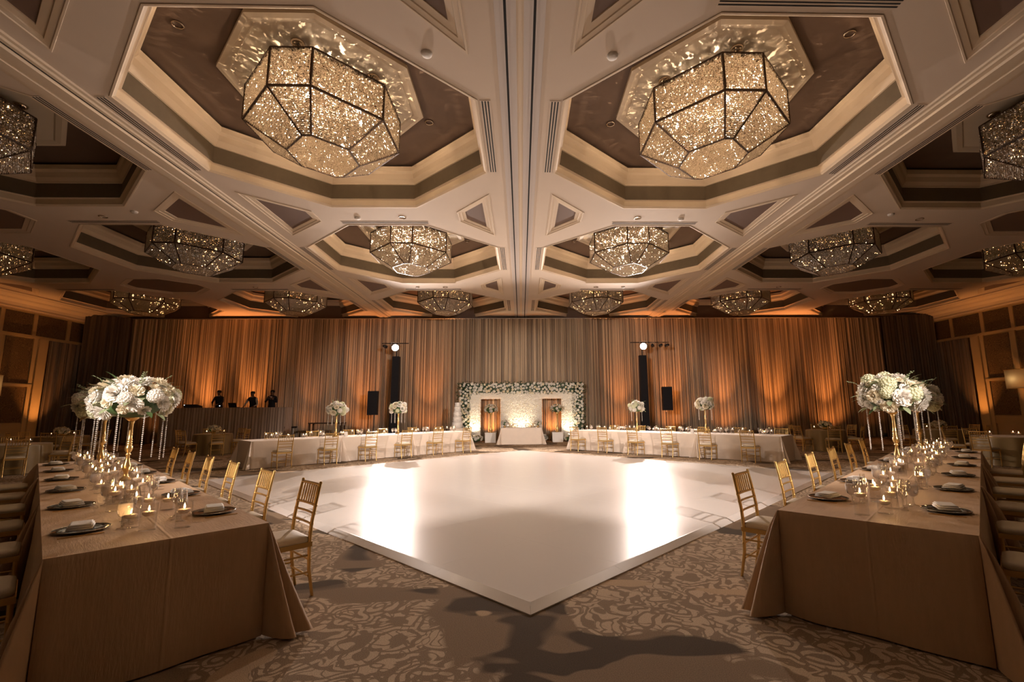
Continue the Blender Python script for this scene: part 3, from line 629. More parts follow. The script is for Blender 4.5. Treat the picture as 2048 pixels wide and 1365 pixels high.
# ------------------------------------------------------------------ chairs
def chair_parts(full=True):
    t = empty('chiavari_chair')
    G = MT['gold']
    def post(s):          # back leg and back post in one turned stick
        P = [(s*.185, -.245, 0), (s*.188, -.205, .22), (s*.19, -.195, .45), (s*.19, -.205, .60), (s*.19, -.235, .78), (s*.19, -.262, .915)]
        m_ = MB().tube(P, [.0125, .015, .0165, .0155, .0145, .012], 8)
        for z_, y_ in ((.30, -.2015), (.52, -.1985), (.585, -.204), (.67, -.217), (.735, -.228)): m_.ball((s*.19, y_, z_), .0185, 8, 4)
        m_.ball((s*.19, -.263, .918), .014, 8, 4); return m_
    def fleg(s):
        m_ = MB().tube([(s*.185, .205, 0), (s*.19, .195, .22), (s*.19, .19, .44)], [.0115, .014, .016], 8)
        for z_ in (.17, .30): m_.ball((s*.19, .194, z_), .018, 8, 4)
        return m_
    for s in (-1, 1): post(s).build('leg', G, t); fleg(s).build('leg', G, t)
    sf = MB()
    sf.loft([[(-.205, -.215, z_), (.205, -.215, z_), (.215, .21, z_), (-.215, .21, z_)] for z_ in (.405, .445)]); sf.add([(-.205, -.215, .445), (.205, -.215, .445), (.215, .21, .445), (-.215, .21, .445)], [(0, 1, 2, 3)]); sf.add([(-.205, -.215, .405), (.205, -.215, .405), (.215, .21, .405), (-.215, .21, .405)], [(3, 2, 1, 0)])
    sf.build('seat_frame', G, t)
    cu = MB(); rr = []
    for q, (ins, z_) in enumerate(((.004, .445), (0, .462), (.006, .482), (.03, .494), (.10, .499))):
        x_, y_ = .205-ins, .205-ins; c_ = .045
        rr.append([(sx_*(x_-c_)+c_*cos(a)*1, sy_*(y_-c_)+c_*sin(a), z_) for sx_, sy_, a0 in ((1, 1, 0), (-1, 1, pi/2), (-1, -1, pi), (1, -1, 1.5*pi)) for a in (a0, a0+pi/4, a0+pi/2)])
    cu.loft(rr, True); cu.add(rr[-1], [tuple(range(12))], True); cu.build('cushion', MT['ivory'], t)
    def rail(z_, y_, r_=.010, bow=.012): return MB().tube([(-.19, y_, z_), (-.1, y_-bow*.75, z_), (0, y_-bow, z_), (.1, y_-bow*.75, z_), (.19, y_, z_)], r_, 7)
    rails = [(.90, -.259, .0125), (.735, -.228, .0105), (.67, -.217, .0095), (.585, -.204, .0095)]
    spd = [MB().tube([(x_, -.228-.010*(1-(x_/.19)**2)-.002, .735), (x_, -.259-.010*(1-(x_/.19)**2)-.002, .90)], .0075, 6) for x_ in [-.137+.0457*i for i in range(7)]]
    if full:
        for z_, y_, r_ in rails: rail(z_, y_, r_).build('back_rail', G, t)
        for m_ in spd: m_.build('spindle', G, t)
        for y0, z0, z1 in ((-.2, .17, .30), (.195, .17, .30)):
            for z_ in (z0, z1): MB().tube([(-.188, y0, z_), (.188, y0, z_)], .0085, 6).build('stretcher', G, t)
        for s in (-1, 1):
            for z_ in (.20, .335): MB().tube([(s*.189, -.2, z_), (s*.189, .195, z_)], .0085, 6).build('stretcher', G, t)
    else:
        bk = MB()
        for z_, y_, r_ in rails: q = rail(z_, y_, r_); bk.add(q.v, q.f, True)
        for q in spd: bk.add(q.v, q.f, True)
        bk.build('backrest', G, t)
        st = MB()
        for y0 in (-.2, .195): st.tube([(-.188, y0, .2), (.188, y0, .2)], .0085, 5)
        for s in (-1, 1): st.tube([(s*.189, -.2, .26), (s*.189, .195, .26)], .0085, 5)
        st.build('stretcher_frame', G, t)
    freeze(t); return t
protoA = chair_parts(True); protoB = chair_parts(False); used = set()
def chair(p, rz, label, group, full=True):
    pr = protoA if full else protoB
    if full not in used: used.add(full); c_ = pr; c_.location = p; c_.rotation_euler = (0, 0, rz)
    else: c_ = dup(pr, p, rz)
    return tag(c_, label, 'chair', group)
# ------------------------------------------------------------------ long tables
def cloth_mesh(L, Wd, h, m_, seed, corner=.34, ends=(True, True), floor=.012):
    rnd = random.Random(seed); P = []
    hx, hy = L/2, Wd/2; na = 24
    def side(a, b, nrm, n):
        for i in range(1, n): t = i/n; P.append((a[0]+(b[0]-a[0])*t, a[1]+(b[1]-a[1])*t, nrm[0], nrm[1], .0, min(t, 1-t)*math.hypot(b[0]-a[0], b[1]-a[1])))
    def corner_(cx, cy_, a0, k):
        for i in range(na+1): th = a0+pi/2*i/na; P.append((cx, cy_, cos(th), sin(th), (i/na-.5)*2 if k else 9, 0))
    nl = max(10, int(L/.07)); nw = max(8, int(Wd/.07)); r = .015
    side((hx, -hy), (hx, hy), (1, 0), nw); corner_(hx, hy, 0, ends[1]); side((hx, hy), (-hx, hy), (0, 1), nl); corner_(-hx, hy, pi/2, ends[0])
    side((-hx, hy), (-hx, -hy), (-1, 0), nw); corner_(-hx, -hy, pi, ends[0]); side((-hx, -hy), (hx, -hy), (0, -1), nl); corner_(hx, -hy, -pi/2, ends[1])
    p1, p2, p3 = (rnd.uniform(0, 6) for _ in range(3)); m = MB(); rings = []
    rows = [0, .012, .05, .15, .3, .45, .6, .75, .88, .97, 1]
    for t in rows:
        rg = []
        for i, (x, y, nx, ny, cq, dd) in enumerate(P):
            s_ = i*.07
            off = .006+.012*min(1, t*10)+.028*t
            if cq == 0: off += t*(.014*sin(s_*5.1+p1)+.010*sin(s_*11.3+p2))*min(1, dd/.25)-(.02*t*math.exp(-(dd/.12)**2))
            elif cq == 9: off += .005
            else:
                lobe = .80*math.exp(-((cq-.28)/.27)**2)+.72*math.exp(-((cq+.30)/.25)**2)-.20*math.exp(-((abs(cq)-.84)/.13)**2)
                off += corner*lobe*(t**(.95+.25*sin(p3)))*(1+.08*sin(9*cq+p3))+.012*t*cos(cq*17+p1)
            z_ = h-(h-floor)*t if t > .012 else h+.002-t*.2
            if t >= .97 and cq not in (0, 9): z_ += .004
            rg.append((x+nx*max(.002, off), y+ny*max(.002, off), max(.006, z_)))
        rings.append(rg)
    m.loft(rings, True)
    n = len(P); m.add([(p[0], p[1], h+.002) for p in rings[0]], [tuple(range(n))]); return m.mesh('tablecloth', m_)
def folding_table(p, rz, L, Wd, label, group):
    t = tag(empty('banquet_table', p, rz), label, 'table', group)
    MB().bbox((-L/2+.01, -Wd/2+.01, .715), (L/2-.01, Wd/2-.01, .744)).build('tabletop', MT['wood'], t)
    for sx in (-1, 1):
        for sy in (-1, 1): MB().tube([(sx*(L/2-.25), sy*(Wd/2-.12), 0), (sx*(L/2-.25), sy*(Wd/2-.12), .72)], .016, 6).build('leg', MT['steel'], t)
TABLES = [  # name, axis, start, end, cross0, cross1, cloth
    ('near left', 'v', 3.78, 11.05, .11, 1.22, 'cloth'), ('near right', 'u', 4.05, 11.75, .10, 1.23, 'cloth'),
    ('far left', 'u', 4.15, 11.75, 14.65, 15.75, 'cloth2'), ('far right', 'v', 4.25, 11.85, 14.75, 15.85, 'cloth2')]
pos3 = ('end nearest the camera', 'middle', 'end farthest from the camera')
posF = {'far left': ('left end', 'middle', 'end by the floral backdrop'), 'far right': ('right end', 'middle', 'end by the floral backdrop')}
for (nm, ax_, a, b_, c0, c1, cm) in TABLES:
    L_ = (b_-a)/3
    for i in range(3):
        mid = a+L_*(i+.5); cc = (c0+c1)/2
        p = W(mid, cc) if ax_ == 'u' else W(cc, mid); rz = pi/4 if ax_ == 'u' else 3*pi/4
        where = posF.get(nm, pos3)[i]
        folding_table(p, rz, L_, c1-c0, 'folding table under the cloth of the %s long table, %s' % (nm, where), 'folding tables')
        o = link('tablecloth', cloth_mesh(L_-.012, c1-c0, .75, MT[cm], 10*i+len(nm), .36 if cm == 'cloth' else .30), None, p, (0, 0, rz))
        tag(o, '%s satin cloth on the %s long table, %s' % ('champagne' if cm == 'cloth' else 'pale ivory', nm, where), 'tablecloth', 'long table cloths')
# chairs along the long tables
DIRS = {}
SET = []
for i in range(6):
    v_ = 4.48+1.2*i; SET.append(('near left', 'outer', i, v_)); SET.append(('near left', 'inner', i, v_))
    jit = random.uniform(-.03, .03)
    chair(W(1.22+.29+random.uniform(0, .02), v_+jit-.02), 3*pi/4+random.uniform(-.03, .03), 'gold chair on the dance-floor side of the near left table, %s from camera' % ORD[i], 'chairs at the near left table')
    chair(W(.11-.29, v_+random.uniform(-.03, .03)+.1), -pi/4+random.uniform(-.03, .03), 'gold chair on the outer side of the near left table, %s from camera' % ORD[i], 'chairs at the near left table')
    u_ = 4.82+1.28*i
    chair(W(u_+.02, 1.23+.30), -3*pi/4+random.uniform(-.03, .03), 'gold chair on the dance-floor side of the near right table, %s from camera' % ORD[i], 'chairs at the near right table')
    chair(W(u_, .10-.29), pi/4+random.uniform(-.03, .03), 'gold chair on the outer side of the near right table, %s from camera' % ORD[i], 'chairs at the near right table')
    u_ = 4.85+1.27*i
    chair(W(u_, 14.65-.33), pi/4+random.uniform(-.08, .08), 'gold chiavari chair in front of the far left table, %s from the left' % ORD[i], 'chairs at the far left table')
    chair(W(u_+.3, 15.75+.3), -3*pi/4+random.uniform(-.08, .08), 'gold chiavari chair behind the far left table, %s from the left' % ORD[i], 'chairs at the far left table', False)
    v_ = 11.35-1.27*i
    chair(W(14.75-.33, v_), -pi/4+random.uniform(-.08, .08), 'gold chiavari chair in front of the far right table, %s from the floral backdrop' % ORD[i], 'chairs at the far right table')
    chair(W(15.85+.3, v_-.3), 3*pi/4+random.uniform(-.08, .08), 'gold chiavari chair behind the far right table, %s from the floral backdrop' % ORD[i], 'chairs at the far right table', False)
# ------------------------------------------------------------------ tableware
TZ = .7535
goblet = MB().lathe([(.036, 0), (.034, .003), (.012, .008), (.006, .02), (.0055, .055), (.010, .066), (.034, .085), (.044, .115), (.045, .145), (.040, .175), (.037, .19), (.0385, .192), (.0365, .191)], 16).mesh('water_goblet', MT['glass'])
gobw = MB().lathe([(.001, .07), (.012, .072), (.033, .090), (.041, .115), (.0425, .14), (.041, .158), (.001, .158)], 14).mesh('iced_water', MT['ice'])
wineg = MB().lathe([(.035, 0), (.033, .003), (.010, .007), (.0045, .02), (.0042, .085), (.008, .095), (.028, .112), (.038, .14), (.037, .17), (.031, .205), (.0325, .207), (.0305, .206)], 16).mesh('wine_glass', MT['glass'])
flute = MB().lathe([(.030, 0), (.028, .003), (.009, .007), (.004, .02), (.004, .08), (.008, .09), (.018, .12), (.023, .165), (.0215, .225)], 14).mesh('champagne_flute', MT['glass'])
platem = MB().lathe([(.001, .006), (.095, .006), (.105, .009), (.150, .016), (.152, .014), (.10, .003), (.001, .002)], 28).mesh('charger_plate', MT['plate'])
platr = MB().lathe([(.1475, .0165), (.150, .019), (.1525, .0165)], 28).mesh('plate_rim', MT['rim'])
def napkin_mesh():
    m_ = MB()
    for q, (sx_, sy_, z0, z1, dx_) in enumerate(((.098, .066, .0, .013, 0), (.092, .062, .013, .026, .004), (.084, .055, .026, .036, .008))):
        rg = []
        for ins, z_ in ((.006, z0), (0, z0+.003), (0, z1-.003), (.008, z1)):
            x_, y_ = sx_-ins, sy_-ins; rg.append([(dx_+x_, -y_, z_), (dx_+x_, y_, z_), (dx_-x_, y_, z_), (dx_-x_, -y_, z_)])
        m_.loft(rg, True); m_.add(rg[-1], [(0, 1, 2, 3)], True)
    return m_.mesh('folded_napkin', MT['napkin'])
napm = napkin_mesh()
knife = MB().bbox((-.009, -.11, 0), (.009, .02, .004)).bbox((-.006, .02, 0), (.006, .11, .005)).mesh('knife', MT['goldvase'])
fork = MB().bbox((-.005, -.11, 0), (.005, .04, .004)).bbox((-.012, .04, 0), (.012, .06, .004))
for q in (-.010, -.0033, .0033, .010): fork.bbox((q-.0018, .06, 0), (q+.0018, .1, .003))
fork = fork.mesh('fork', MT['goldvase'])
def place(nm, along, i, side, pc, rz, rnd, near=True):
    """a place setting: pc plate centre, rz: local +y points from the guest to the table middle"""
    w_ = '%s table, %s side, %s from %s' % (nm, side, ORD[i], along)
    def at(x_, y_): return Vector((pc.x+x_*cos(rz)-y_*sin(rz), pc.y+x_*sin(rz)+y_*cos(rz), TZ))
    if near:
        p_ = tag(link('charger_plate', platem, None, at(0, 0)), 'smoked glass charger plate, '+w_, 'plate', 'charger plates'); link('plate_rim', platr, p_)
        o = tag(link('napkin', napm, None, at(0, -.005)+Vector((0, 0, .0195)), (0, 0, rz+rnd.uniform(-.25, .25))), 'folded white napkin on its plate, '+w_, 'napkin', 'folded napkins')
        tag(link('knife', knife, None, at(.185, -.01), (0, 0, rz)), 'gold table knife, '+w_, 'knife', 'table knives')
        tag(link('fork', fork, None, at(-.185, -.01), (0, 0, rz)), 'gold table fork, '+w_, 'fork', 'table forks')
    g_ = tag(link('water_goblet', goblet, None, at(.12+rnd.uniform(-.015, .015), .20), None, 1.0), 'footed goblet of iced water, '+w_, 'goblet', 'water goblets'); link('iced_water', gobw, g_)
    tag(link('wine_glass', wineg, None, at(.03+rnd.uniform(-.015, .015), .235), None), 'stemmed wine glass, '+w_, 'wine glass', 'wine glasses')
    if near:
        tag(link('champagne_flute', flute, None, at(-.06+rnd.uniform(-.015, .015), .25), None), 'slim champagne flute, '+w_, 'flute', 'champagne flutes')
        tag(link('white_wine_glass', wineg, None, at(-.15+rnd.uniform(-.015, .015), .235), None, .88), 'smaller wine glass beside the flute, '+w_, 'wine glass', 'small wine glasses')
rnd = random.Random(3)
for i in range(6):
    v_ = 4.48+1.2*i
    place('near left', 'the camera', i, 'outer', W(.29, v_), -pi/4, rnd); place('near left', 'the camera', i, 'dance-floor', W(1.04, v_), 3*pi/4, rnd)
    u_ = 4.82+1.28*i
    place('near right', 'the camera', i, 'outer', W(u_, .28), pi/4, rnd); place('near right', 'the camera', i, 'dance-floor', W(u_, 1.05), -3*pi/4, rnd)
    u_ = 4.85+1.27*i
    place('far left', 'the left', i, 'dance-floor', W(u_, 14.85), pi/4, rnd, False); place('far left', 'the left', i, 'drape', W(u_+.3, 15.55), -3*pi/4, rnd, False)
    v_ = 11.35-1.27*i
    place('far right', 'the floral backdrop', i, 'dance-floor', W(14.95, v_), -pi/4, rnd, False); place('far right', 'the floral backdrop', i, 'drape', W(15.65, v_-.3), 3*pi/4, rnd, False)
# floating candles in cylinder vases
def cyl(h, r): return MB().lathe([(.001, 0), (r, 0), (r+.001, .004), (r, .012), (r, h), (r+.0015, h+.001), (r-.0015, h+.002)], 18).mesh('cylinder_vase', MT['vglass'])
candlem = MB().lathe([(.001, 0), (.022, 0), (.036, .012), (.038, .026), (.034, .030), (.006, .026), (.001, .026)], 16).mesh('floating_candle', MT['wax'])
wick = MB().tube([(0, 0, .026), (0, 0, .036)], .0012, 5).mesh('wick', MT['black'])
flam = MB().lathe([(.001, .034), (.0045, .040), (.0055, .047), (.003, .058), (.0006, .068)], 8).mesh('flame', MT['flame'])
CY = {h: (cyl(h, .048), MB().lathe([(.0445, .011), (.0445, h*.62), (.001, h*.62)], 16).mesh('water', MT['water'])) for h in (.12, .17, .22)}
ncan = {}
def candle(p, h, tn, where=''):
    ncan[tn] = ncan.get(tn, 0)+1
    lab = {.12: 'short', .17: 'medium', .22: 'tall'}[h]
    t = tag(link('candle_vase', CY[h][0], None, p), '%s glass cylinder candle on the %s%s' % (lab, tn, where), 'candle vase', 'floating candles of the '+tn)
    link('water', CY[h][1], t)
    c_ = link('floating_candle', candlem, t, (0, 0, h*.62-.014)); link('wick', wick, c_); link('flame', flam, c_); return t
for nm, ax_, a, b_, c0, c1, cm in TABLES:
    cc = (c0+c1)/2; far = nm.startswith('far')
    rnd = random.Random(len(nm)*7); q = a+.42; CAND = []
    while q < b_-.3:
        for _ in range(3 if not far else 2):
            for tries in range(20):
                al = q+rnd.uniform(-.28, .28); ac = cc+rnd.uniform(-.17, .17)
                if all(abs(al-z_) > .17 for z_ in ((7.4, 9.5) if nm == 'near left' else (7.8, 10.5) if nm == 'near right' else (6.7, 8.93, 9.27, 6.67))) and all((al-x_)**2+(ac-y_)**2 > .0125 for x_, y_ in DIRS.setdefault(nm, [])): break
            else: continue
            DIRS[nm].append((al, ac))
            CAND.append((al, ac, rnd.choice((.12, .17, .22))))
        q += .62 if not far else .45
    CAND.sort(reverse=(nm == 'far right'))
    for n_, (al, ac, h_) in enumerate(CAND):
        candle((W(al, ac, TZ) if ax_ == 'u' else W(ac, al, TZ)), h_, nm+' table', ', %s candle from the %s' % (nth(n_), 'camera' if not far else 'left' if nm == 'far left' else 'floral backdrop'))
# table number cards
for nm, p, rz in (('near left', W(.70, 5.55, TZ), 3*pi/4), ('far left', W(6.95, 14.95, TZ), pi/4), ('far right', W(14.95, 7.0, TZ), -pi/4)):
    tag(MB().loft([[(-.05, -.03, 0), (.05, -.03, 0)], [(-.05, 0, .15), (.05, 0, .15)], [(-.05, .03, 0), (.05, .03, 0)]], close=False).build('table_card', MT['white'], None, p, (0, 0, rz)), 'small white tent card standing on the %s table' % nm, 'card', 'table cards')
# ------------------------------------------------------------------ flowers
def petal(m_, az, r0, r1, h, dphi, curl, z0, n=3):
    V = []
    for i in range(n+1):
        t = i/n; r_ = r0+(r1-r0)*t**.8+curl*t**4; z_ = z0+h*t-curl*.6*t**4; f = sin(pi*(.22+.62*t))
        for s in (-1, -.5, 0, .5, 1):
            a = az+s*dphi*f; rr_ = r_*(1-.05*abs(s)*t); V.append((rr_*cos(a), rr_*sin(a), z_-.22*h*s*s*t))
    m_.add(V, [(i*5+j, i*5+j+1, (i+1)*5+j+1, (i+1)*5+j) for i in range(n) for j in range(4)], True)
ROSE = ((3, .08, .15, .78, 1.25, 0), (4, .12, .30, .80, 1.0, .03), (5, .16, .48, .74, .85, .08), (6, .18, .66, .60, .74, .16), (7, .18, .80, .40, .62, .20))
PEONY = ((4, .08, .20, .72, 1.0, .03), (6, .12, .34, .76, .7, .05), (8, .15, .50, .72, .55, .06), (9, .18, .64, .62, .5, .10), (9, .18, .78, .46, .5, .14), (9, .18, .88, .26, .5, .14))
def rose(seed, rings=ROSE):
    r_ = random.Random(seed); m_ = MB(); m_.ball((0, 0, .05), .22, 7, 4)
    for k, (n, r0, r1, h, dphi, curl) in enumerate(rings):
        a0 = r_.uniform(0, 6)
        for i in range(n): petal(m_, a0+2*pi*i/n+r_.uniform(-.1, .1), r0, r1*r_.uniform(.93, 1.07), h*r_.uniform(.9, 1.1), dphi, curl, -.12)
    return m_
def hydra(seed):
    r_ = random.Random(seed); m_ = MB(); m_.ball((0, 0, 0), .74, 10, 6)
    for i in range(84):
        z_ = 1-1.6*(i+.5)/84; a = i*2.39996; q = sqrt(max(0, 1-z_*z_)); n_ = Vector((q*cos(a), q*sin(a), z_)); t1 = n_.orthogonal().normalized(); t2 = n_.cross(t1); c_ = n_*.80; ro = r_.uniform(0, 1.5); sc = r_.uniform(.85, 1.2)
        for k in range(4):
            d1 = t1*cos(ro+k*pi/2)+t2*sin(ro+k*pi/2); d2 = n_.cross(d1); lf = r_.uniform(.06, .16)
            m_.add([c_, c_+(d1*.10+d2*.085+n_*lf*.8)*sc, c_+(d1*.19+n_*lf)*sc, c_+(d1*.10-d2*.085+n_*lf*.8)*sc], [(0, 1, 2, 3)])
    return m_
PE = [rose(i).mesh('rose', MT['petalW']) for i in (1, 2)]+[rose(3).mesh('rose', MT['petalC'])]
PEO = [rose(10+i, PEONY).mesh('peony', (MT['petalW'], MT['petalC'])[i]) for i in range(2)]
HY = [hydra(i).mesh('hydrangea', (MT['petalW'], MT['petalG'])[i]) for i in range(2)]
def small_rose(seed, m_): return rose(seed, ((4, .1, .3, .8, 1.0, .02), (6, .2, .75, .55, .7, .2))).mesh('rose', m_)
SR = [small_rose(1, MT['petalW']), small_rose(2, MT['petalC'])]
def leafmesh(m_, L=1, wd=.2, droop=.3):
    b_ = MB(); V = []
    for i in range(6):
        t = i/5; ww = wd*sin(pi*min(.97, .06+.92*t)); z_ = -droop*t*t
        V += [(t*L, -ww, z_+.12*ww), (t*L, 0, z_), (t*L, ww, z_+.12*ww)]
    b_.add(V, [(i*3+j, (i+1)*3+j, (i+1)*3+j+1, i*3+j+1) for i in range(5) for j in range(2)], True); return b_.mesh('leaf', m_)
LF = {k_: leafmesh(MT[k_]) for k_ in ('leaf', 'leafG', 'leafB')}
def sprigmesh(m_, seed):
    r_ = random.Random(seed); b_ = MB(); b_.tube([(0, 0, 0), (.35, 0, .12), (.7, 0, .15), (1, .05, .10)], .012, 5)
    for i in range(12):
        t = .2+.8*i/11; c_ = Vector((t, 0, .13*sin(t*2.6))); s = 1 if i % 2 else -1; r0 = .085*(1.25-t*.6)
        d = Vector((.3, s*.9, r_.uniform(-.2, .6))).normalized(); e = d.cross(Vector((0, 0, 1))).normalized()
        p = c_+d*r0; b_.add([c_, p+e*r0*.7, c_+d*2*r0, p-e*r0*.7], [(0, 1, 2, 3)])
    return b_.mesh('sprig', m_)
SPG = [sprigmesh(MT['leafG'], 1), sprigmesh(MT['leafG'], 2)]
def strand(L, r_):
    b_ = MB(); n = int(L/(r_*2.35))
    for i in range(n): b_.octa((0, 0, -r_*2.35*(i+.5)), r_, r_*1.05, .4*i)
    b_.tube([(0, 0, 0), (0, 0, -L)], .0006, 4); return b_.mesh('bead_strand', MT['pearl'])
STRD = {.62: strand(.62, .0095), .52: strand(.52, .0095), .45: strand(.45, .012)}
def orient(n_, spin): q = Vector(n_).to_track_quat('Z', 'Y'); return (q.to_matrix() @ Matrix.Rotation(spin, 3, 'Z')).to_euler()
def bouquet(t, c, rx, rz_, nf, seed, size, kinds, nleaf, leafk, sprigs=0, zmin=-.45, strands=0, strand_len=.52, tall=1.0):
    r_ = random.Random(seed); c = Vector(c)
    MB().ball((0, 0, 0), 1, 10, 6).build('foliage_core', MT['leaf'], t, c-Vector((0, 0, .03)), None, (rx*.62, rx*.62, rz_*.58))
    for i in range(nf):
        z_ = 1-(1-zmin)*(i+.5)/nf; a = i*2.39996+r_.uniform(-.2, .2); q = sqrt(max(0, 1-z_*z_)); n_ = Vector((q*cos(a), q*sin(a), z_))
        p = c+Vector((n_.x*rx*.80, n_.y*rx*.80, n_.z*rz_*.82))*r_.uniform(.92, 1.08)
        nm, me, s = r_.choice(kinds); nn = Vector((n_.x/rx, n_.y/rx, n_.z/rz_)).normalized()
        link(nm, r_.choice(me), t, p, orient(nn, r_.uniform(0, 6)), s*size*r_.uniform(.85, 1.15))
    for i in range(nleaf):
        z_ = r_.uniform(zmin-.1, .9); a = r_.uniform(0, 2*pi); q = sqrt(max(0, 1-z_*z_)); n_ = Vector((q*cos(a), q*sin(a), z_))
        p = c+Vector((n_.x*rx, n_.y*rx, n_.z*rz_))*.82; d = Vector((n_.x, n_.y, n_.z*.6+.1)).normalized()
        link('leaf', LF[r_.choice(leafk)], t, p, d.to_track_quat('X', 'Z').to_euler(), size*r_.uniform(1.1, 1.7))
    for i in range(sprigs):
        a = 2*pi*i/sprigs+r_.uniform(-.3, .3); d = Vector((cos(a)*.75, sin(a)*.75, r_.uniform(.35, 1.1))).normalized()
        link('sprig', SPG[i % 2], t, c+Vector((d.x*rx, d.y*rx, d.z*rz_))*.7, d.to_track_quat('X', 'Z').to_euler(), size*r_.uniform(1.8, 2.4))
    for i in range(strands):
        a = 2*pi*i/strands+.3; link('bead_strand', STRD[strand_len], t, c+Vector((cos(a)*rx*.72, sin(a)*rx*.72, -rz_*.30)))
VASE = [(.001, 0), (.062, 0), (.065, .015), (.05, .028), (.026, .045), (.021, .09), (.027, .105), (.04, .13), (.043, .15), (.041, .175), (.024, .225), (.017, .285), (.018, .29), (.027, .297), (.027, .304), (.018, .311), (.019, .32), (.034, .345), (.0385, .37), (.034, .395), (.022, .408), (.030, .417), (.030, .424), (.021, .433), (.029, .442), (.029, .449), (.021, .458), (.028, .467), (.028, .474), (.021, .483), (.0215, .53), (.019, .60), (.020, .65), (.027, .68), (.029, .69), (.001, .69)]
vasem = MB().lathe(VASE, 20).mesh('vase', MT['goldvase'])
bowlm = MB().lathe([(.001, .685), (.03, .69), (.065, .72), (.075, .74), (.001, .74)], 16).mesh('flower_dish', MT['goldvase'])
KN = [('peony', PEO, 1.0), ('rose', PE, .72), ('hydrangea', HY, .95), ('rose', PE, .6), ('peony', PEO, .9)]
for nm, p, rx, sd, lk in (('near left table, nearer the camera', W(.80, 7.4, TZ), .47, 11, ('leafB', 'leafG', 'leaf')), ('near left table, farther back', W(.72, 9.5, TZ), .42, 12, ('leafB', 'leafG', 'leafB')),
                          ('near right table, nearer the camera', W(7.8, .86, TZ), .41, 13, ('leafG', 'leaf', 'leafG')), ('near right table, farther back', W(10.5, .82, TZ), .40, 14, ('leafG', 'leafB', 'leaf'))):
    t = tag(empty('flower_centrepiece', p, sd), 'gold pedestal of white flowers with bead strands, '+nm, 'centrepiece', 'tall flower centrepieces of the near tables')
    link('vase', vasem, t); link('flower_dish', bowlm, t)
    bouquet(t, (0, 0, .93), rx, .31, 48, sd, .105, KN, 30, lk, 6, -.55, 9, .62)
KF = [('rose', PE, .9), ('peony', PEO, 1.0), ('hydrangea', HY, .9)]
tallv = MB().lathe([(.001, 0), (.09, 0), (.085, .02), (.03, .05), (.028, .12), (.045, .15), (.028, .18), (.026, .4), (.04, .43), (.026, .46), (.024, .66), (.05, .72), (.001, .72)], 14).mesh('vase', MT['goldvase'])
for nm, p, dz, rx, sd in (('far left table, nearer the left end', W(6.7, 15.15, TZ), .0, .34, 21), ('far left table, nearer the floral backdrop', W(8.93, 15.15, TZ), 0.03, .32, 22), ('far right table, nearer the floral backdrop', W(15.3, 9.27, TZ), .02, .30, 23), ('far right table, nearer the right end', W(15.3, 6.67, TZ), .10, .32, 24)):
    t = tag(empty('flower_centrepiece', p, sd), 'slim gold stand with white flower ball, '+nm, 'centrepiece', 'flower stands of the far tables')
    link('vase', tallv, t, None, None, (1, 1, 1+dz))
    bouquet(t, (0, 0, .86+dz*.7), rx, .25, 24, sd, .10, KF, 12, ('leaf', 'leafG'), 3, -.6, 6, .45)
# ------------------------------------------------------------------ floral backdrop, sweetheart table, cake
YD = 24.15
bd = tag(empty('floral_backdrop', (0, YD, 0)), 'white flower wall framed by a rose and greenery arch with two draped niches', 'floral backdrop')
def wallpanel(x0, x1, z0, z1, seed):
    MB().bbox((x0, 0, z0), (x1, .08, z1)).build('backing_board', MT['petalC'], bd)
    r_ = random.Random(seed); m_ = MB(); n = int((x1-x0)*(z1-z0)*1500)
    for _ in range(n):
        x, z = r_.uniform(x0, x1), r_.uniform(z0, z1); s = r_.uniform(.017, .032); a = r_.uniform(0, 6.28); ti = r_.uniform(-.7, .7); y = -r_.uniform(.005, .05)
        dx_, dz_ = cos(a)*s, sin(a)*s
        m_.add([(x-dx_, y+ti*s, z-dz_), (x+dz_, y-s*.4, z-dx_), (x+dx_, y-ti*s-.01, z+dz_), (x-dz_, y-s*.4, z+dx_)], [(0, 1, 2, 3)])
    tag(m_.build('flower_wall_panel', MT['petalW'], bd), kind='stuff')
for i, (a, b_, z0, z1) in enumerate(((-2.65, -2.08, .05, 2.45), (-1.06, 1.05, .05, 2.45), (2.05, 2.72, .05, 2.45), (-2.08, -1.06, 2.14, 2.45), (1.05, 2.05, 2.14, 2.45))): wallpanel(a, b_, z0, z1, i)
# arch of roses and leaves
r_ = random.Random(9); arch = []
for _ in range(9000):
    if len(arch) >= 255: break
    q = r_.random()
    if q < .27: x, z = r_.uniform(-3.12, -2.68), r_.uniform(.1, 2.9)
    elif q < .54: x, z = r_.uniform(2.70, 3.14), r_.uniform(.1, 2.9)
    else: x, z = r_.uniform(-3.1, 3.1), r_.uniform(2.44, 2.92)
    if all((x-b0)**2+(z-b1)**2 > .0125 for b0, b1 in arch): arch.append((x, z))
for m0, m1, z0, z1 in ((-3.1, -2.7, .03, 2.95), (2.72, 3.12, .03, 2.95), (-3.1, 3.12, 2.46, 2.93)): MB().bbox((m0, -.04, z0), (m1, .10, z1)).build('arch_frame', MT['leafD'], bd)
for x, z in arch:
    link('rose', r_.choice(PE), bd, (x, -.09-r_.uniform(0, .08), z), orient((r_.uniform(-.5, .5), -1, r_.uniform(-.3, .6)), r_.uniform(0, 6)), r_.uniform(.055, .085))
lv = MB()
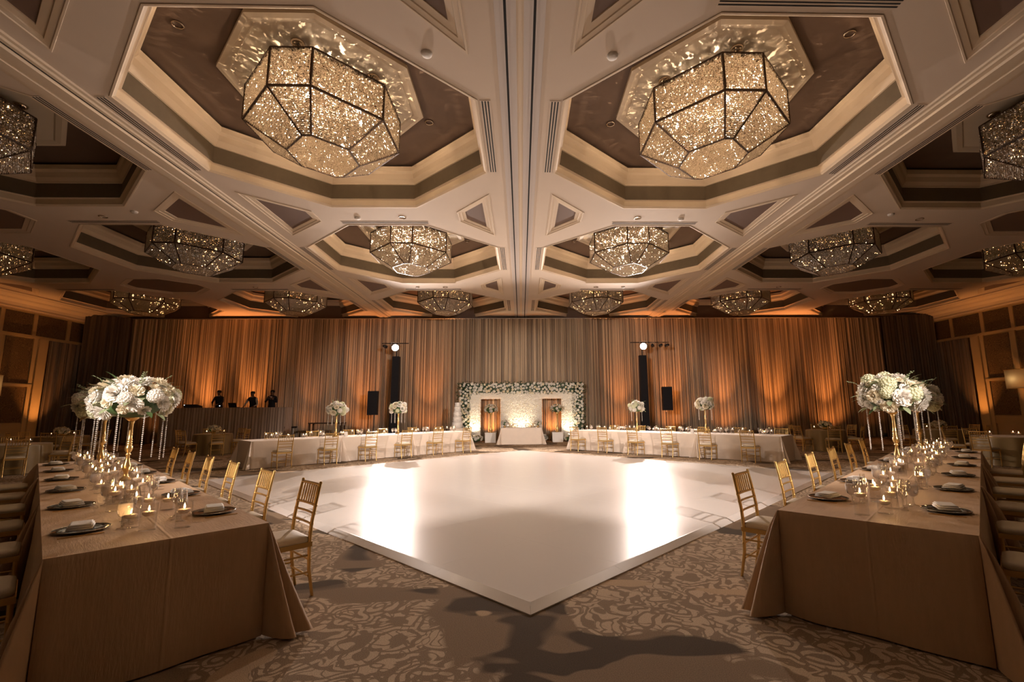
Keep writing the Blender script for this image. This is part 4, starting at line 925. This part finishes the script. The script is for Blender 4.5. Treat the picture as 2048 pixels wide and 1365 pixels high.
for _ in range(2600):
    q = r_.random()
    if q < .28: x, z = r_.uniform(-3.28, -2.6), r_.uniform(.03, 2.95)
    elif q < .56: x, z = r_.uniform(2.62, 3.30), r_.uniform(.03, 2.95)
    else: x, z = r_.uniform(-3.2, 3.2), r_.uniform(2.40, 3.02)
    d = Vector((r_.uniform(-1, 1), r_.uniform(-1.2, -.1), r_.uniform(-1, 1))).normalized()*r_.uniform(.05, .11); e = d.cross(Vector((0, 1, .3))).normalized()*r_.uniform(.018, .03); p = Vector((x, -r_.uniform(.02, .12), z))
    lv.add([p, p+d*.5+e, p+d, p+d*.5-e], [(0, 1, 2, 3)])
tag(lv.build('arch_greenery', MT['leafD'], bd), kind='stuff')
for sx, x in ((-1, -1.52), (1, 1.78)):
    sd = 'left' if sx < 0 else 'right'
    t = tag(MB().bbox((-.26, -.26, 0), (.26, .26, .47)).build('pedestal', MT['white'], None, (x, 23.55, 0)), 'white square pedestal in front of the %s niche' % sd, 'pedestal')
    MB().bbox((-.275, -.275, .44), (.275, .275, .475)).build('top_slab', MT['white'], t)
    t = tag(empty('flower_urn', (x, 23.55, .475)), 'gold trumpet urn with white roses and dark leaves on the %s pedestal' % sd, 'flower urn')
    MB().lathe([(.001, 0), (.10, 0), (.11, .03), (.05, .06), (.075, .11), (.085, .15), (.05, .20), (.065, .25), (.035, .29), (.03, .4), (.04, .7), (.07, .92), (.09, .98), (.001, .98)], 16).build('urn', MT['goldvase'], t)
    bouquet(t, (0, 0, 1.15), .38, .26, 26, 31+sx, .085, [('rose', PE, 1.0), ('rose', PE, .8)], 60, ('leaf', 'leaf'), 0, -.6)
for i, (x, y, wd, lb) in enumerate(((-2.25, 23.7, .42, 'left of the left pedestal'), (-1.05+2.2, 23.75, .16, 'beside the sweetheart table'), (2.45, 23.7, .48, 'right of the right pedestal'))):
    t = tag(empty('floor_flowers', (x, y, 0)), 'low cluster of white roses and leaves on the carpet, '+lb, 'flower cluster')
    bouquet(t, (0, 0, .17), wd, .2, int(34*wd)+6, 61+i, .085, [('rose', PE, 1.0)], 40, ('leaf', 'leaf'), 0, -.25)
for x, e in ((-.02, 210), (-2.36, 130), (2.42, 130)):
    t = tag(empty('backdrop_uplight', (x, 23.75 if abs(x) < 1 else 23.82, .15)), 'small white uplight at the foot of the flower wall, %s' % ('middle' if abs(x) < 1 else 'left' if x < 0 else 'right'), 'uplight')
    link('can', UPC, t, None, None, .6); link('bracket', UPF, t)
    light('backdrop_beam', 'SPOT', (x, 23.68, .32), e, (1, .80, .55), .04, (x, 24.15, 1.15), 95, .9)
t_ = W(0, 0)
sw = (0, 22.15, 0)
folding_table(sw, 0, 1.85, .8, 'folding table hidden under the sweetheart table cloth', 'folding tables')
tag(link('tablecloth', cloth_mesh(1.85, .8, .75, MT['cloth2'], 77, .30), None, sw), 'pale ivory tablecloth on the small sweetheart table before the flower wall', 'tablecloth')
for i, x in enumerate((-.4, .4)): chair((x, 22.15+.62, 0), pi, 'gold chiavari chair behind the sweetheart table, %s one' % ('left', 'right')[i], 'sweetheart chairs', False)
for i, x in enumerate((-.78, .78)):
    t = tag(empty('posy', (x, 22.3, TZ)), 'small posy of white roses on the %s end of the sweetheart table' % ('left', 'right')[i], 'posy')
    MB().lathe([(.001, 0), (.05, 0), (.06, .05), (.04, .1), (.001, .1)], 12).build('vase', MT['goldvase'], t)
    bouquet(t, (0, 0, .22), .17, .14, 12, 71+i, .07, [('rose', PE, 1.0)], 12, ('leaf', 'leafG'), 0, -.5)
for i in range(9): candle(Vector((-.62+.155*i, 22.05+.12*(i % 2), TZ)), (.12, .17)[i % 2], 'sweetheart table', ', %s from the left' % ORD[i])
ck = Vector((-3.0, 22.3, 0))
t = tag(empty('cake_table', ck), 'small round table with ivory cloth under the wedding cake', 'table')
MB().lathe([(.42, .02), (.40, .3), (.37, .70), (.36, .742), (.34, .75), (.001, .75)], 28).build('cloth', MT['cloth2'], t)
MB().tube([(0, 0, 0), (0, 0, .73)], .04).build('column', MT['steel'], t); MB().lathe([(.001, .0), (.25, 0), (.25, .02), (.03, .04)], 16).build('foot', MT['steel'], t)
t = tag(empty('wedding_cake', ck+Vector((0, 0, .755))), 'tall white tiered wedding cake with floral relief beside the flower wall', 'cake')
zz = 0
for i, (rr_, hh) in enumerate(((.24, .26), (.21, .25), (.185, .24), (.16, .23), (.13, .2))):
    MB().lathe([(.001, zz), (rr_, zz), (rr_, zz+hh-.01), (rr_-.012, zz+hh), (.001, zz+hh)], 24).build('tier', MT['white'], t)
    for q in range(7):
        a = q*.9+i*1.3; link('sugar_rose', SR[0], t, (rr_*cos(a), rr_*sin(a), zz+.05+.13*((q*3) % 5)/4), orient((cos(a), sin(a), .2), q), .035)
    zz += hh
# ------------------------------------------------------------------ DJ riser and people
tx0, tx1, ty = -16.75, -11.0, 22.35
rz_ = empty('stage_riser', ((tx0+tx1)/2, 23.0, 0)); tag(rz_, 'low black stage riser hidden behind the draped DJ booth', 'riser')
MB().bbox((-2.85, -.1, .78), (2.85, .62, .86)).build('deck', MT['blackp'], rz_)
for sx in (-2.7, 0, 2.7):
    for y_ in (0, .55): MB().tube([(sx, y_, 0), (sx, y_, .79)], .03, 6).build('leg', MT['steel'], rz_)
bt = tag(empty('dj_booth', ((tx0+tx1)/2, ty, 0)), 'long draped DJ booth with pleated taupe skirt at the left of the hall', 'booth')
MB().bbox((-2.87, -.02, 1.74), (2.87, .62, 1.78)).build('tabletop', MT['skirt'], bt)
link('skirt', drape_mesh('skirt', -2.87, 2.87, .02, 1.77, MT['skirt'], .03, .13, .02, 91), bt, (0, -.03, 0))
link('skirt', drape_mesh('skirt', 0, .62, .02, 1.77, MT['skirt'], .02, .13, .02, 92), bt, (2.88, 0, 0), (0, 0, pi/2))
for sx in (-2.7, 0, 2.7): MB().tube([(sx, .2, 0), (sx, .2, 1.74)], .025, 6).build('leg', MT['steel'], bt)
def person(loc, rz, armsL, armsR, seat, label, torso_mat, hair=True, vest=False, lean=0):
    """one skinned figure about 1.74 m tall; arms are lists of joint points after the shoulder"""
    J = []; E_ = []; Rr = []
    def j(p, r, parent=None):
        J.append(p); Rr.append(r)
        if parent is not None: E_.append((parent, len(J)-1))
        return len(J)-1
    h = 0
    pel = j((0, 0, .95), .13); wa = j((0, -.01+lean*.3, 1.10), .125, pel); chs = j((0, lean*.6, 1.30), .145, wa); shb = j((0, lean, 1.44), .10, chs); nk = j((0, lean*1.1-.01, 1.50), .055, shb); jaw = j((0, lean*1.2+.015, 1.58), .068, nk); hd = j((0, lean*1.25+.01, 1.66), .088, jaw); tp = j((0, lean*1.25-.005, 1.72), .065, hd)
    for s in (-1, 1):
        hp = j((s*.09, 0, .90), .095, pel); kn = j((s*.10, .02, .50), .06, hp); an = j((s*.10, -.01, .09), .042, kn); j((s*.11, .15, .035), .035, an)
        sh = j((s*.17, lean, 1.42), .062, shb)
        arm = armsL if s < 0 else armsR
        el = j(arm[0], .046, sh); wr = j(arm[1], .03, el); d = (Vector(arm[1])-Vector(arm[0])).normalized()
        pa = j(tuple(Vector(arm[1])+d*.06), .032, wr); side = d.cross(Vector((0, 0, 1))).normalized()
        for q in range(4):
            b0 = Vector(arm[1])+d*.09+side*(q-1.5)*.02; f1 = j(tuple(b0+d*.03), .009, pa); j(tuple(b0+d*(.055+.008*(q in (1, 2)))-Vector((0, 0, .012))), .008, f1)
        th = j(tuple(Vector(arm[1])+d*.05+side*.045), .010, pa); j(tuple(Vector(arm[1])+d*.085+side*.055), .009, th)
    me = bpy.data.meshes.new('p'); me.from_pydata(J, E_, []); o = bpy.data.objects.new('p', me); COL.objects.link(o)
    md = o.modifiers.new('s', 'SKIN'); md.use_smooth_shade = True
    for i, sv in enumerate(me.skin_vertices[0].data): sv.radius = (Rr[i]*(1.25 if i in (1, 2, 3) else 1), Rr[i]); sv.use_root = (i == 0)
    o.modifiers.new('d', 'SUBSURF').levels = 1
    dg = bpy.context.evaluated_depsgraph_get(); ev = o.evaluated_get(dg); nm_ = bpy.data.meshes.new_from_object(ev); bpy.data.objects.remove(o); bpy.data.meshes.remove(me)
    nm_.name = 'person'; nm_.materials.clear()
    for k_ in ('skin', torso_mat, 'suit', 'shirt'): nm_.materials.append(MT[k_])
    wl = [Vector(armsL[1]), Vector(armsR[1])]
    for p in nm_.polygons:
        c_ = p.center; p.use_smooth = True
        if c_.z > 1.515 and abs(c_.x) < .12 or any((c_-w0).length < .16 and (c_-w0).dot((w0-Vector(a_[0])).normalized()) > -.01 for w0, a_ in zip(wl, (armsL, armsR))): p.material_index = 0
        elif c_.z < .98: p.material_index = 2
        elif vest and abs(c_.x) > .19: p.material_index = 3
        elif c_.z > 1.33 and c_.y > .06+lean*.7 and abs(c_.x) < .045: p.material_index = 3
        else: p.material_index = 1
    t = link('person', nm_, None, loc, (0, 0, rz)); tag(t, label, 'person')
    hy = lean*1.25
    MB().lathe([(.094, -.02), (.098, .02), (.092, .06), (.065, .095), (.001, .108)], 14, (0, hy-.012, 1.665)).build('hair', MT['hair'], t)
    MB().loft([[(-.012, hy+.085, 1.60), (.012, hy+.085, 1.60)], [(-.014, hy+.112, 1.615), (.014, hy+.112, 1.615)], [(-.006, hy+.092, 1.665), (.006, hy+.092, 1.665)]], True, False).build('nose', MT['skin'], t)
    for s in (-1, 1):
        MB().ball((s*.033, hy+.088, 1.665), .011, 8, 4).build('eye', MT['shirt'], t); MB().ball((s*.092, hy, 1.645), .02, 6, 4).build('ear', MT['skin'], t)
    MB().tube([(-.025, hy+.078, 1.572), (0, hy+.086, 1.568), (.025, hy+.078, 1.572)], .006, 6).build('mouth', mat('lips', (.12, .04, .03), .5), t)
    return t
person((-14.65, 23.25, .86), pi, [(-.25, .16, 1.18), (-.12, .36, 1.08)], [(.25, .16, 1.18), (.10, .36, 1.08)], 0, 'man in a dark shirt bending over the DJ gear, left of the three', 'suit', lean=.08)
person((-13.0, 23.2, .80), pi, [(-.30, .18, 1.12), (-.22, .40, 1.02)], [(.30, .18, 1.12), (.22, .40, 1.02)], 0, 'man in dark vest and white sleeves at the laptop, middle of three', 'suit', vest=True, lean=.1)
person((-12.12, 23.2, .86), pi, [(-.27, .06, 1.16), (-.14, .22, 1.30)], [(.28, .08, 1.17), (.05, .25, 1.36)], 0, 'man in a dark suit holding his hands to his mouth, right of the three', 'suit')
def gear(x, w_, h_, lb, nm_, cat):
    t = tag(empty(nm_, (x, 22.62, 1.78)), lb, cat)
    MB().bbox((-w_/2, -.12, 0), (w_/2, .14, .03)).build('base', MT['laptop'], t)
    MB().add([(-w_/2, -.12, .03), (w_/2, -.12, .03), (w_/2, -.20, h_), (-w_/2, -.20, h_), (-w_/2, -.135, .03), (w_/2, -.135, .03), (w_/2, -.215, h_), (-w_/2, -.215, h_)], [(0, 1, 2, 3), (7, 6, 5, 4), (0, 4, 5, 1), (3, 2, 6, 7), (1, 5, 6, 2), (0, 3, 7, 4)]).build('screen', MT['laptop'], t)
    return t
gear(-13.55, .36, .22, 'dark open laptop on the booth beside the man in the vest', 'laptop', 'laptop')
t = tag(empty('mixing_desk', (-15.45, 22.6, 1.78)), 'black mixing desk on the left of the DJ booth', 'mixing desk')
MB().loft([[(-.3, -.2, 0), (.3, -.2, 0), (.3, .2, 0), (-.3, .2, 0)], [(-.3, -.2, .16), (.3, -.2, .16), (.3, .2, .08), (-.3, .2, .08)]]).add([(-.3, -.2, .16), (.3, -.2, .16), (.3, .2, .08), (-.3, .2, .08)], [(0, 1, 2, 3)]).build('housing', MT['blackp'], t)
for q in range(10): MB().lathe([(.012, 0), (.010, .03), (.001, .03)], 8, (-.24+.052*q, .02, .115)).build('knob', MT['steel'], t)
MB().ball((-.27, -.205, .13), .014, 8, 4).build('indicator_lamp', MT['led'], t)
t = tag(empty('desk_lamp', (-14.15, 22.5, 1.78)), 'tiny lit console lamp on the DJ booth between two men', 'lamp')
MB().tube([(0, 0, 0), (0, 0, .07)], .01, 6).build('stem', MT['blackp'], t); MB().ball((0, -.015, .085), .018, 8, 5).build('bulb', MT['led'], t)
# ------------------------------------------------------------------ round tables in the dim side areas
def round_table(x, y, rr_, clothm, lb, chairs, seed, flowers=True):
    r0 = random.Random(seed); t = tag(empty('round_table', (x, y, 0)), 'round pedestal table hidden under cloth, '+lb, 'table', 'round guest tables')
    MB().lathe([(.001, .70), (rr_-.02, .70), (rr_-.02, .744), (.001, .744)], 28).build('tabletop', MT['wood'], t); MB().tube([(0, 0, 0), (0, 0, .70)], .04).build('column', MT['steel'], t)
    m_ = MB(); rg = []
    for q, (f, z_) in enumerate(((.0, .752), (.006, .748), (.012, .70), (.02, .45), (.03, .2), (.04, .012))):
        rg.append([((rr_+f+(0 if q < 2 else .035*q/5*sin(11*a*2*pi/96+seed)))*cos(2*pi*a/96), (rr_+f+(0 if q < 2 else .035*q/5*sin(11*a*2*pi/96+seed)))*sin(2*pi*a/96), z_) for a in range(96)])
    m_.loft(rg, True); m_.add(rg[0], [tuple(range(96))])
    tag(m_.build('round_tablecloth', clothm, None, (x, y, 0)), 'round old-gold tablecloth, '+lb, 'tablecloth', 'round tablecloths')
    for i, a in enumerate(chairs):
        a = R(a); chair((x+(rr_+.33)*cos(a), y+(rr_+.33)*sin(a), 0), a+pi/2, 'gold chair at the round table %s, %s one' % (lb, ORD[i]), 'chairs at the round tables', False)
    if flowers:
        f_ = tag(empty('low_flowers', (x, y, TZ)), 'low bowl of pale flowers on the round table '+lb, 'flower bowl')
        MB().lathe([(.001, 0), (.06, 0), (.11, .06), (.10, .10), (.001, .10)], 14).build('bowl', MT['goldvase'], f_)
        bouquet(f_, (0, 0, .17), .24, .15, 14, seed, .085, [('rose', SR, 1.0), ('peony', PEO, .9)], 10, ('leafB', 'leafG'), 0, -.4)
    for i in range(3): a = 2.1*i+.4; candle(Vector((x+.34*cos(a), y+.34*sin(a), TZ)), .12, 'round table '+lb, ', '+ORD[i])
round_table(-11.75, 18.45, .62, MT['cloth3'], 'before the DJ booth', (10, 70, 130, 190, 250, 310), 3)
round_table(-16.6, 17.6, .75, MT['cloth3'], 'in the dark left corner', (0, 60, 120, 180, 240, 300), 5)
round_table(-13.6, 13.1, .75, MT['cloth3'], 'in the dark left foreground', (20, 80, 140, 200, 260, 320), 7, False)
round_table(11.3, 17.4, .62, MT['cloth3'], 'behind the far right table', (10, 70, 130, 190, 250, 310), 9)
round_table(15.2, 16.9, .75, MT['cloth3'], 'in the dark right corner', (0, 60, 120, 180, 240, 300), 11)
round_table(13.2, 12.6, .75, MT['cloth3'], 'in the dark right foreground', (20, 80, 140, 200, 260, 320), 13, False)
# console behind the far left table
t = tag(empty('console_table', (-8.75, 21.6, 0)), 'dark wooden console table in front of the drape behind the far left table', 'console')
MB().bbox((-.75, -.25, 1.02), (.75, .25, 1.07)).build('top', MT['wood'], t)
for sx in (-.7, .7):
    for sy in (-.2, .2): MB().bbox((sx-.03, sy-.03, 0), (sx+.03, sy+.03, 1.03)).build('leg', MT['wood'], t)
